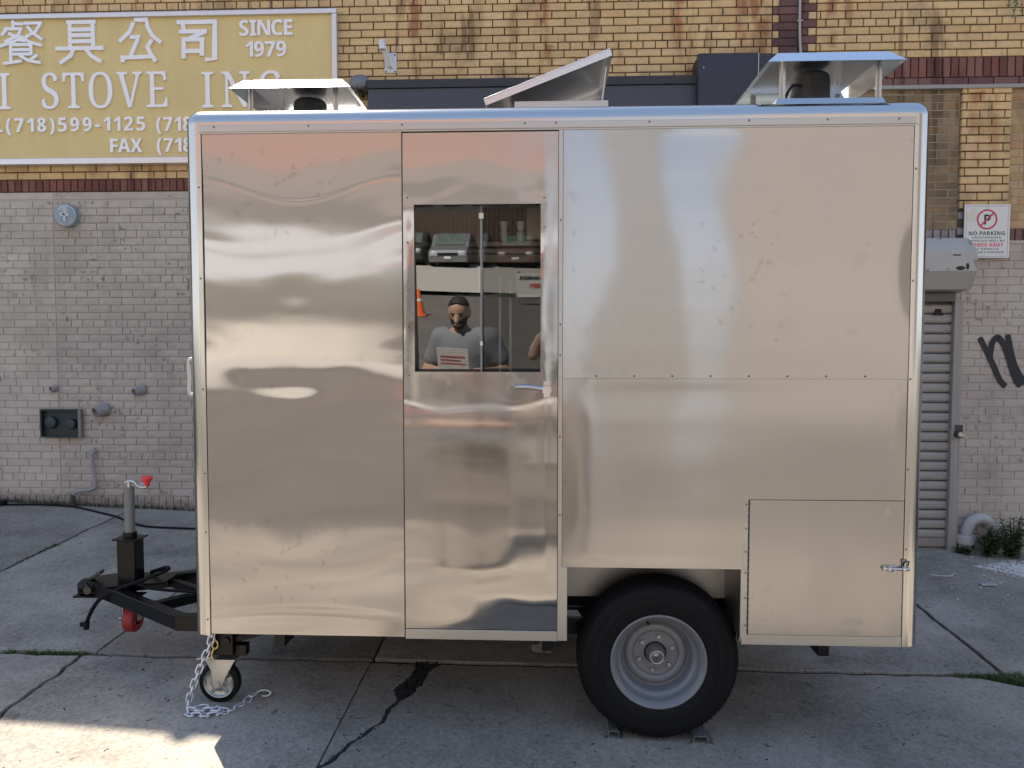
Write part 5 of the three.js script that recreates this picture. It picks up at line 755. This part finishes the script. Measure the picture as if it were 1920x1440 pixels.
// weeds by the vent pipe
function weed(name, label, x, z, stems, hgt, seed, spread) {
  const r = rng(seed), y = drop(x, z), t = thing(name, label, 'weed', [x, y, z], 'weeds by the vent pipe'), st = [], lf = [[], []];
  for (let i = 0; i < stems; i++) {
    const a = r() * 6.28, h = hgt * (0.35 + 0.65 * r()), lean = spread * (0.2 + 0.8 * r()), p = [[0.02 * (r() - 0.5), 0, 0.02 * (r() - 0.5)], [lean * 0.4 * Math.cos(a), h * 0.5, Math.abs(lean * 0.4 * Math.sin(a))], [lean * Math.cos(a), h, Math.abs(lean * Math.sin(a)) * 0.7]], c = new THREE.CatmullRomCurve3(p.map((q) => V(...q)));
    st.push(new THREE.TubeGeometry(c, 8, 0.0022, 5)); const n = 18 + Math.floor(16 * r());
    for (let k = 0; k < n; k++) { const u = 0.12 + 0.88 * k / n, q = c.getPoint(u), b = r() * 6.28, L = (0.036 + 0.04 * r()) * (1.1 - 0.5 * u), w = L * 0.36, d = V(Math.cos(b), 0.25 + 0.5 * (r() - 0.5), Math.sin(b)).normalize(), sd = V(-Math.sin(b), 0.4 * (r() - 0.5), Math.cos(b)).normalize(), mid = q.clone().addScaledVector(d, L * 0.5), tip = q.clone().addScaledVector(d, L).add(V(0, -L * 0.2, 0)), A = mid.clone().addScaledVector(sd, w), Bq = mid.clone().addScaledVector(sd, -w), up = mid.clone().add(V(0, -w * 0.25, 0)); lf[r() < 0.5 ? 0 : 1].push(q, up, A, A, up, tip, q, Bq, up, up, Bq, tip); }
  }
  part(t, 'stem', st, M.stem);
  lf.forEach((l, k) => { const g = new THREE.BufferGeometry(); g.setAttribute('position', new THREE.Float32BufferAttribute(l.flatMap((q) => [q.x, q.y, q.z]), 3)); g.computeVertexNormals(); part(t, 'leaves', g, k ? M.leaf : M.leafDark).userData.kind = 'stuff'; });
}
weed('weed', 'taller bushy green weed growing right of the white vent pipe', 3.87, -3.34, 34, 0.37, 91, 0.17);
weed('weed', 'low green weed growing in front of the mouth of the white vent pipe', 3.67, -3.31, 26, 0.28, 92, 0.14);
weed('weed', 'small dark weed at the foot of the gate post', 3.50, -3.38, 9, 0.08, 93, 0.09);
{ // leaves of a creeper at the top right
  const t = thing('creeper', 'sprig of green creeper hanging on the wall at the top right corner', 'creeper', [3.83, 4.75, -3.47]), r = rng(99), l = [];
  part(t, 'stem', tube([[0, 0.1, 0], [-0.01, -0.05, 0.02], [0.0, -0.2, 0.02], [-0.03, -0.32, 0.015]], 0.003, 16, 5), M.stem);
  for (let i = 0; i < 46; i++) { const u = r(), q = V(-0.02 * u + 0.09 * (r() - 0.5), 0.08 - 0.38 * u, 0.02 + 0.04 * r()), b = r() * 6.28, L = 0.018 + 0.022 * r(), d = V(Math.cos(b), Math.sin(b), 0.3), s = V(-Math.sin(b), Math.cos(b), 0.1), m = q.clone().addScaledVector(d, L * 0.5), tip = q.clone().addScaledVector(d, L); l.push(q, m.clone().addScaledVector(s, L * 0.35), tip, q, tip, m.clone().addScaledVector(s, -L * 0.35)); }
  const g = new THREE.BufferGeometry(); g.setAttribute('position', new THREE.Float32BufferAttribute(l.flatMap((q) => [q.x, q.y, q.z]), 3)); g.computeVertexNormals(); part(t, 'leaves', g, std([0.09, 0.17, 0.05], 0.6)).userData.kind = 'stuff';
}

// ---------------------------------------------------------------- across the street: what the steel and the window mirror
function facade(name, label, x0, x1, z0, z1, bands, win, cols, floors) {
  const t = thing(name, label, 'building', [(x0 + x1) / 2, 0, z0]), w = (x1 - x0) / 2; let y = -2;
  bands.forEach(([top, mat], i) => { part(t, i ? 'upper_wall' : 'wall', span(-w, w, y, top, 0, z1 - z0), mat); y = top; });
  const fr = std([0.5, 0.48, 0.45], 0.6), gl = std([0.05, 0.06, 0.07], 0.08);
  if (win) for (const [fy, fh] of floors) for (let c = 0; c < cols; c++) { const x = -w + (c + 0.5) * 2 * w / cols, f = part(t, 'window', [span(x - win / 2, x + win / 2, fy, fy + 0.1, -0.08, 0.0), span(x - win / 2, x + win / 2, fy + fh - 0.1, fy + fh, -0.06, 0.0), span(x - win / 2, x - win / 2 + 0.08, fy + 0.1, fy + fh - 0.1, -0.05, 0), span(x + win / 2 - 0.08, x + win / 2, fy + 0.1, fy + fh - 0.1, -0.05, 0)], fr); part(f, 'pane', span(x - win / 2 + 0.08, x + win / 2 - 0.08, fy + 0.1, fy + fh - 0.1, -0.03, -0.01), gl); }
  return t;
}
M.farWhite = std([0.60, 0.625, 0.66], 0.8); M.farBrown = std([0.28, 0.245, 0.225], 0.85); M.farPink = std([0.36, 0.245, 0.21], 0.85); M.farBeige = std([0.345, 0.318, 0.305], 0.85); M.farGrey = std([0.33, 0.34, 0.35], 0.8);
facade('garage', 'low white painted garage building across the street', -34, 0.2, 40, 50, [[8.1, M.farWhite]], 0, 0, []);
facade('brick_block', 'tall brown building with a red brick upper part behind the white garage', -38, 0.3, 52, 64, [[13.4, M.farBrown], [27, M.farPink]], 1.3, 12, [[10.2, 1.7]]);
facade('tower', 'narrow grey building in the gap across the street', 3.4, 7.5, 46, 48, [[24, M.farGrey]], 0, 0, []);
facade('beige_block', 'tall beige building across the street to the right', 9.9, 23, 40, 41, [[26, M.farBeige]], 0, 0, []);
facade('brown_block', 'dark brown building beyond the beige one across the street', 23.2, 46, 40, 42, [[24, std([0.17, 0.155, 0.145], 0.85)]], 0, 0, []);
function tree(x, z, h, seed, label) {
  const r = rng(seed), t = thing('tree', label, 'tree', [x, gy(x, z), z], 'trees across the street');
  part(t, 'trunk', [tube([[0, 0, 0], [0.05, h * 0.3, 0], [0, h * 0.6, 0.05], [0.1, h * 0.85, 0]], 0.09, 12, 8), tube([[0, h * 0.4, 0], [0.4, h * 0.6, 0.1], [0.7, h * 0.75, 0]], 0.04, 8, 6), tube([[0, h * 0.45, 0], [-0.5, h * 0.62, -0.1], [-0.8, h * 0.8, 0.1]], 0.04, 8, 6)], std([0.09, 0.07, 0.05], 0.9));
  const l = []; for (let i = 0; i < 2600; i++) { const a = r() * 6.28, u = Math.acos(2 * r() - 1), d = Math.cbrt(r()) * (0.75 + 0.5 * fbm(a * 2, u * 3, seed, 2)), q = V(1.9 * d * Math.sin(u) * Math.cos(a), h * 0.58 + h * 0.42 * d * Math.cos(u), 1.5 * d * Math.sin(u) * Math.sin(a)), e = V(r() - 0.5, r() - 0.5, r() - 0.5).normalize().multiplyScalar(0.16), f = V(r() - 0.5, r() - 0.5, r() - 0.5).normalize().multiplyScalar(0.12); l.push(q, q.clone().add(e), q.clone().add(f)); }
  const g = new THREE.BufferGeometry(); g.setAttribute('position', new THREE.Float32BufferAttribute(l.flatMap((q) => [q.x, q.y, q.z]), 3)); g.computeVertexNormals(); part(t, 'crown', g, std([0.34, 0.31, 0.23], 0.8));
}
for (let i = 0; i < 6; i++) tree(-23 + 2.9 * i + 0.5 * (R() - 0.5), 36.5, 3.9 + 0.7 * R(), 700 + i, ['leftmost', 'second from left', 'third from left', 'fourth from left', 'fifth from left', 'rightmost'][i] + ' bushy green tree of the row before the white garage');
{ const t = thing('yard_wall', 'long low cream rendered wall at the back of the yard across the street', 'wall', [-16, 0, 35.2]); part(t, 'wall', span(-18, 9.2, -1.5, 2.75, 0, 0.2), std([0.58, 0.545, 0.49], 0.85)); part(t, 'coping', span(-18.02, 9.22, 2.752, 2.84, -0.04, 0.24, 0.01), M.sidewalkFar); }
facade('storage_shed', 'low dark red brick shed across the street, beside the cream yard wall', -6.7, 0.3, 35.2, 38.5, [[3.4, std([0.085, 0.055, 0.045], 0.9)], [5.6, std([0.05, 0.046, 0.045], 0.9)], [6.6, std([0.24, 0.11, 0.08], 0.9)]], 0.9, 5, [[3.7, 1.6]]);
function car(x, z, col, label, seed) {
  const t = thing('parked_car', label, 'car', [x, gy(x, z), z]), p = new THREE.Shape(); // profile along z (front at 0) and y
  [[0.05, 0.35], [0.0, 0.55], [0.12, 0.72], [0.95, 0.92], [1.75, 1.42], [2.9, 1.46], [3.7, 1.05], [4.3, 0.98], [4.4, 0.6], [4.35, 0.35]].forEach(([a, b], i) => (i ? p.lineTo(a, b) : p.moveTo(a, b)));
  const paint = std(col, 0.25, 0.4), gl = std([0.12, 0.16, 0.14], 0.05, 0.2);
  part(t, 'body', new THREE.ExtrudeGeometry(p, { depth: 1.56, bevelEnabled: true, bevelSize: 0.08, bevelThickness: 0.1, bevelSegments: 2 }).rotateY(-Math.PI / 2).translate(0.78, 0, 0), paint);
  part(t, 'windscreen', new THREE.PlaneGeometry(1.36, 0.86).rotateY(Math.PI).rotateX(Math.PI / 2 - 0.555).translate(0, 1.255, 1.27), gl);
  part(t, 'grille', span(-0.45, 0.45, 0.55, 0.68, -0.10, -0.06), M.black); part(t, 'number_plate', span(-0.16, 0.16, 0.42, 0.52, -0.11, -0.08), M.white);
  for (const s of [-1, 1]) { part(t, 'headlight', new THREE.SphereGeometry(0.13, 14, 10).scale(1.3, 0.7, 0.5).translate(0.62 * s, 0.68, 0.0), std([0.7, 0.72, 0.74], 0.1, 0.3)); for (const q of [0.8, 3.5]) part(t, 'wheel', cyl(0.32, 0.32, 0.2, 24).rotateZ(Math.PI / 2).translate(0.78 * s, 0.32, q), M.rubber); }
  void seed;
}
car(-4.5, 32.4, [0.22, 0.23, 0.25], 'silver grey parked car facing the trailer from the yard across the street', 1); car(-6.6, 33.0, [0.05, 0.052, 0.055], 'dark grey parked car at the left of the silver one', 2); car(-2.3, 33.2, [0.09, 0.03, 0.03], 'dark red parked car between the silver and the black one', 4); car(-0.2, 33.8, [0.03, 0.03, 0.035], 'black parked car right of the dark red one across the street', 3);
{
  const t = thing('traffic_cone', 'orange traffic cone standing on the far side of the street', 'cone', [-3.35, gy(-3.35, 17) - 0.1, 17]);
  part(t, 'cone', lathe([[0.19, 0.03], [0.17, 0.04], [0.04, 0.68], [0.0, 0.69]], 24), std([0.85, 0.16, 0.03], 0.5)); part(t, 'base', span(-0.2, 0.2, 0, 0.03, -0.2, 0.2), std([0.7, 0.14, 0.03], 0.6)); part(t, 'band', lathe([[0.119, 0.28], [0.088, 0.45]], 24), M.white);
  const s = thing('rental_sign', 'white board lettered with a truck and van rental offer on posts across the street', 'sign', [-0.75, gy(-0.75, 20) - 0.1, 20]);
  part(s, 'post', [span(-0.62, -0.57, 0, 1.0, 0.02, 0.07), span(0.57, 0.62, 0, 1.0, 0.02, 0.07)], M.zinc); part(s, 'board', span(-0.66, 0.66, 0.25, 0.95, -0.01, 0.02), M.white);
  const L = new THREE.Group(); L.name = 'lettering'; L.rotation.y = Math.PI; L.position.z = -0.011; s.add(L); letters(L, 'TRUCK & VAN RENTAL', sansBold, -0.6, 0.6, 0.76, 0.11, 0, 0.004, M.black); letters(L, '92 GERRY', sansBold, -0.3, 0.3, 0.52, 0.13, 0, 0.004, M.redBright); letters(L, 'STREET', sansBold, -0.55, -0.15, 0.34, 0.09, 0, 0.004, M.black);
}

// ---------------------------------------------------------------- people, seen only in the window and the steel
function nets(lo, hi, cell, f) { // surface nets over a distance field
  const n = lo.map((a, i) => Math.ceil((hi[i] - a) / cell) + 1), [nx, ny, nz] = n, F = new Float32Array(nx * ny * nz), I = (x, y, z) => (z * ny + y) * nx + x;
  const S = 6; // blocks far from the surface are filled without looking further
  for (let bz = 0; bz < nz; bz += S) for (let by = 0; by < ny; by += S) for (let bx = 0; bx < nx; bx += S) {
    const m = f(lo[0] + (bx + S / 2) * cell, lo[1] + (by + S / 2) * cell, lo[2] + (bz + S / 2) * cell), far = Math.abs(m) > S * cell * 1.5;
    for (let z = bz; z < Math.min(nz, bz + S); z++) for (let y = by; y < Math.min(ny, by + S); y++) for (let x = bx; x < Math.min(nx, bx + S); x++) F[I(x, y, z)] = far ? m : f(lo[0] + x * cell, lo[1] + y * cell, lo[2] + z * cell);
  }
  const vid = new Int32Array(nx * ny * nz).fill(-1), pos = [], idx = [], E = [[0, 1], [2, 3], [4, 5], [6, 7], [0, 2], [1, 3], [4, 6], [5, 7], [0, 4], [1, 5], [2, 6], [3, 7]];
  for (let z = 0; z < nz - 1; z++) for (let y = 0; y < ny - 1; y++) for (let x = 0; x < nx - 1; x++) {
    const v = []; for (let k = 0; k < 8; k++) v.push(F[I(x + (k & 1), y + ((k >> 1) & 1), z + (k >> 2))]);
    let c = 0, s = [0, 0, 0]; for (const [a, b] of E) if ((v[a] < 0) !== (v[b] < 0)) { const t = v[a] / (v[a] - v[b]); for (let d = 0; d < 3; d++) s[d] += ((a >> d) & 1) + t * (((b >> d) & 1) - ((a >> d) & 1)); c++; }
    if (c) { vid[I(x, y, z)] = pos.length / 3; pos.push(lo[0] + (x + s[0] / c) * cell, lo[1] + (y + s[1] / c) * cell, lo[2] + (z + s[2] / c) * cell); }
  }
  const q = (a, b, c, d, w) => { if (Math.min(a, b, c, d) < 0) return; w ? idx.push(a, b, c, a, c, d) : idx.push(a, c, b, a, d, c); };
  for (let z = 1; z < nz - 1; z++) for (let y = 1; y < ny - 1; y++) for (let x = 1; x < nx - 1; x++) { const a = F[I(x, y, z)] < 0;
    if (a !== (F[I(x + 1, y, z)] < 0)) q(vid[I(x, y - 1, z - 1)], vid[I(x, y, z - 1)], vid[I(x, y, z)], vid[I(x, y - 1, z)], a);
    if (a !== (F[I(x, y + 1, z)] < 0)) q(vid[I(x - 1, y, z - 1)], vid[I(x - 1, y, z)], vid[I(x, y, z)], vid[I(x, y, z - 1)], a);
    if (a !== (F[I(x, y, z + 1)] < 0)) q(vid[I(x - 1, y - 1, z)], vid[I(x, y - 1, z)], vid[I(x, y, z)], vid[I(x - 1, y, z)], a); }
  const g = new THREE.BufferGeometry(); g.setAttribute('position', new THREE.Float32BufferAttribute(pos, 3)); g.setIndex(idx); g.computeVertexNormals(); return g;
}
const capsule = (a, b, ra, rb) => { const d = [b[0] - a[0], b[1] - a[1], b[2] - a[2]], L = d[0] ** 2 + d[1] ** 2 + d[2] ** 2 || 1e-9; return (x, y, z) => { const t = clamp(((x - a[0]) * d[0] + (y - a[1]) * d[1] + (z - a[2]) * d[2]) / L); return Math.hypot(x - a[0] - t * d[0], y - a[1] - t * d[1], z - a[2] - t * d[2]) - ra - (rb - ra) * t; }; };
const blob = (c, r) => (x, y, z) => { const k = Math.hypot((x - c[0]) / r[0], (y - c[1]) / r[1], (z - c[2]) / r[2]); return (k - 1) * Math.min(...r); };
const join = (l, k) => (x, y, z) => { let m = 1e9; const d = l.map((f) => { const v = f(x, y, z); if (v < m) m = v; return v; }); if (m > k * 8) return m; let s = 0; for (const v of d) s += Math.exp(-(v - m) / k); return m - k * Math.log(s); };
function person(label, pos, turn, arms, shirtCol, trouserCol, headTilt, beard) {
  const t = thing('person', label, 'person', pos); t.rotation.y = turn;
  const skin = std([0.46, 0.29, 0.205], 0.5), hairM = std([0.02, 0.015, 0.012], 0.7), legs = [[-0.095, 0.9], [0.095, 0.9]].map(([x, y]) => [[x, y, 0], [x * 1.05, 0.48, -0.015], [x * 1.1, 0.08, 0.02]]);
  const torso = (e) => [blob([0, 0.95, 0], [0.165 + e, 0.13, 0.115 + e]), blob([0, 1.12, 0], [0.155 + e, 0.2, 0.105 + e]), blob([0, 1.30, 0], [0.18 + e, 0.17, 0.115 + e]), capsule([-0.15, 1.395, 0], [0.15, 1.395, 0], 0.062 + e, 0.062 + e)];
  const armF = (e, short) => arms.flatMap(([s, el, wr]) => { const m = short ? [0, 1, 2].map((i) => s[i] + (el[i] - s[i]) * 0.62) : el; return short ? [capsule(s, m, 0.056 + e, 0.056 + e * 1.5)] : [capsule(s, el, 0.05, 0.041), capsule(el, wr, 0.041, 0.027)]; });
  const legF = (e) => legs.flatMap(([a, b, c]) => [capsule(a, b, 0.083 + e, 0.058 + e), capsule(b, c, 0.056 + e, 0.042 + e * 1.6)]);
  const handF = arms.flatMap(([, el, wr, fw, sd]) => { const P = (u, v, w) => [wr[0] + fw[0] * u + sd[0] * v, wr[1] + fw[1] * u + sd[1] * v + w, wr[2] + fw[2] * u + sd[2] * v]; const l = [capsule(P(0.02, -0.022, 0), P(0.085, -0.03, 0), 0.016, 0.013), capsule(P(0.02, 0.022, 0), P(0.085, 0.03, 0), 0.016, 0.013), capsule(P(0.0, 0, 0), P(0.085, 0, 0), 0.022, 0.015)]; [[-0.033, 0.06], [-0.011, 0.075], [0.011, 0.07], [0.032, 0.055]].forEach(([v, L]) => l.push(capsule(P(0.09, v, 0), P(0.09 + L * 0.6, v, -0.008), 0.0085, 0.008), capsule(P(0.09 + L * 0.6, v, -0.008), P(0.09 + L * 0.8, v * 0.95, -0.03), 0.008, 0.007))); l.push(capsule(P(0.03, -0.035, 0), P(0.075, -0.062, 0.01), 0.0105, 0.009), capsule(P(0.075, -0.062, 0.01), P(0.105, -0.055, 0.012), 0.009, 0.008)); return l; });
  const neck = capsule([0, 1.38, 0.01], [0, 1.52, -0.015], 0.058, 0.052);
  const hc = [0, 1.60, -0.035], head = [blob([0, 1.63, -0.02], [0.076, 0.098, 0.095]), blob([0, 1.565, -0.055], [0.058, 0.075, 0.066]), capsule([0, 1.605, -0.118], [0, 1.575, -0.138], 0.009, 0.014), blob([0.078, 1.60, -0.01], [0.012, 0.032, 0.02]), blob([-0.078, 1.60, -0.01], [0.012, 0.032, 0.02]), blob([0, 1.54, -0.112], [0.024, 0.01, 0.012])];
  const tilt = new THREE.Matrix4().makeTranslation(0, 1.5, 0).multiply(new THREE.Matrix4().makeRotationX(headTilt)).multiply(new THREE.Matrix4().makeTranslation(0, -1.5, 0));
  const bodyG = nets([-0.5, 0.02, -0.55], [0.5, 1.5, 0.3], 0.016, join([...torso(-0.01), ...armF(0), ...legF(-0.006), neck], 0.014)), handG = nets([-0.55, 0.8, -0.75], [0.55, 1.75, 0.1], 0.006, (() => { const f = join(handF, 0.003); return f; })()), headG = nets([-0.11, 1.44, -0.17], [0.11, 1.75, 0.12], 0.005, join([...head, capsule([0, 1.44, 0], [0, 1.52, -0.015], 0.05, 0.05)], 0.008)).applyMatrix4(tilt);
  part(t, 'body', [bodyG, handG, headG], skin);
  const hg = [nets([-0.12, 1.5, -0.16], [0.12, 1.76, 0.13], 0.007, (x, y, z) => Math.max(join(head.slice(0, 2), 0.01)(x, y, z) - 0.009, -(y - 1.665 + Math.min(0, (z + 0.05)) * 0.9 + 0.9 * Math.max(0, z + 0.02) * 1.1)))];
  if (beard) hg.push(nets([-0.09, 1.46, -0.16], [0.09, 1.62, 0.02], 0.006, (x, y, z) => Math.max(join(head.slice(0, 2), 0.01)(x, y, z) - 0.006, y - 1.585 + 0.9 * Math.max(0, 0.034 - Math.abs(x)), z + 0.015)));
  part(t, 'hair', hg.map((g) => g.applyMatrix4(tilt)), hairM);
  part(t, 'eyes', [-0.03, 0.03].flatMap((x) => [new THREE.SphereGeometry(0.011, 10, 8).translate(x, 1.608, -0.104), box(0.034, 0.007, 0.012, x, 1.628, -0.112)]).map((g) => g.applyMatrix4(tilt)), hairM);
  part(t, 'shirt', nets([-0.45, 0.86, -0.35], [0.45, 1.52, 0.25], 0.014, (() => { const f = join([...torso(0.008), ...armF(0.008, true)], 0.02); return (x, y, z) => Math.max(f(x, y, z) - 0.004 * fbm(x * 12, y * 14, 801, 2), 0.91 - y, 0.062 - Math.hypot(x, z + 0.005) - (1.425 - y) * 0.9); })()), std(shirtCol, 0.85));
  part(t, 'trousers', nets([-0.3, 0.06, -0.2], [0.3, 1.0, 0.2], 0.015, (() => { const f = join([...legF(0.012), blob([0, 0.93, 0], [0.172, 0.12, 0.122])], 0.018); return (x, y, z) => Math.max(f(x, y, z), y - 0.965, 0.09 - y); })()), std(trouserCol, 0.9));
  for (const s of [-1, 1]) part(t, 'shoe', new RoundedBoxGeometry(0.1, 0.09, 0.28, 3, 0.04).translate(0.104 * s, 0.045, -0.05), M.black);
  return t;
}
person('man in a grey T-shirt holding papers, looking down, standing left of the camera', [-0.72, gy(-0.7, 3.05), 3.05], 0.12, [[[-0.17, 1.39, 0], [-0.28, 1.13, 0.02], [-0.14, 1.17, -0.22], [0.55, 0, -0.83], [0.83, 0, 0.55]], [[0.17, 1.39, 0], [0.28, 1.13, 0.02], [0.14, 1.16, -0.22], [-0.55, 0, -0.83], [-0.83, 0, 0.55]]], [0.20, 0.215, 0.245], [0.25, 0.225, 0.20], -0.28, true).scale.setScalar(1.055);
{
  const s = thing('papers', 'white printed sheets held by the man in the grey T-shirt', 'papers', [-0.75, gy(-0.7, 3.05) + 1.33, 2.70]); s.rotation.set(-0.35, 0.12, 0);
  part(s, 'sheet', span(-0.125, 0.125, -0.11, 0.11, 0, 0.003), M.white); part(s, 'print', [span(-0.1, 0.1, 0.03, 0.042, -0.002, -0.0005), span(-0.1, 0.06, 0.0, 0.01, -0.002, -0.0005), span(-0.1, 0.1, -0.03, -0.02, -0.002, -0.0005)], std([0.5, 0.12, 0.12], 0.6));
}
const ph = [0.02, gy(0, 3.8), 3.80];
person('photographer in a light shirt with both arms raised to hold a phone', ph, 0, [[[-0.17, 1.39, 0], [-0.24, 1.30, -0.24], [-0.10, 1.60, -0.335], [0.75, 0.55, -0.35], [0.3, 0.1, 0.95]], [[0.17, 1.39, 0], [0.24, 1.30, -0.24], [0.10, 1.60, -0.335], [-0.75, 0.55, -0.35], [0.3, 0.1, 0.95]]], [0.36, 0.35, 0.34], [0.25, 0.225, 0.20], 0, false);
{ const t = thing('phone', 'black phone held up by the photographer', 'phone', [0, 1.774, 3.437]); part(t, 'case', new RoundedBoxGeometry(0.15, 0.075, 0.009, 3, 0.004), M.black); part(t, 'lens', cyl(0.008, 0.008, 0.002, 16).rotateX(Math.PI / 2), M.chrome, [0.055, 0.02, -0.0055]); }

renderer.render(scene, camera);
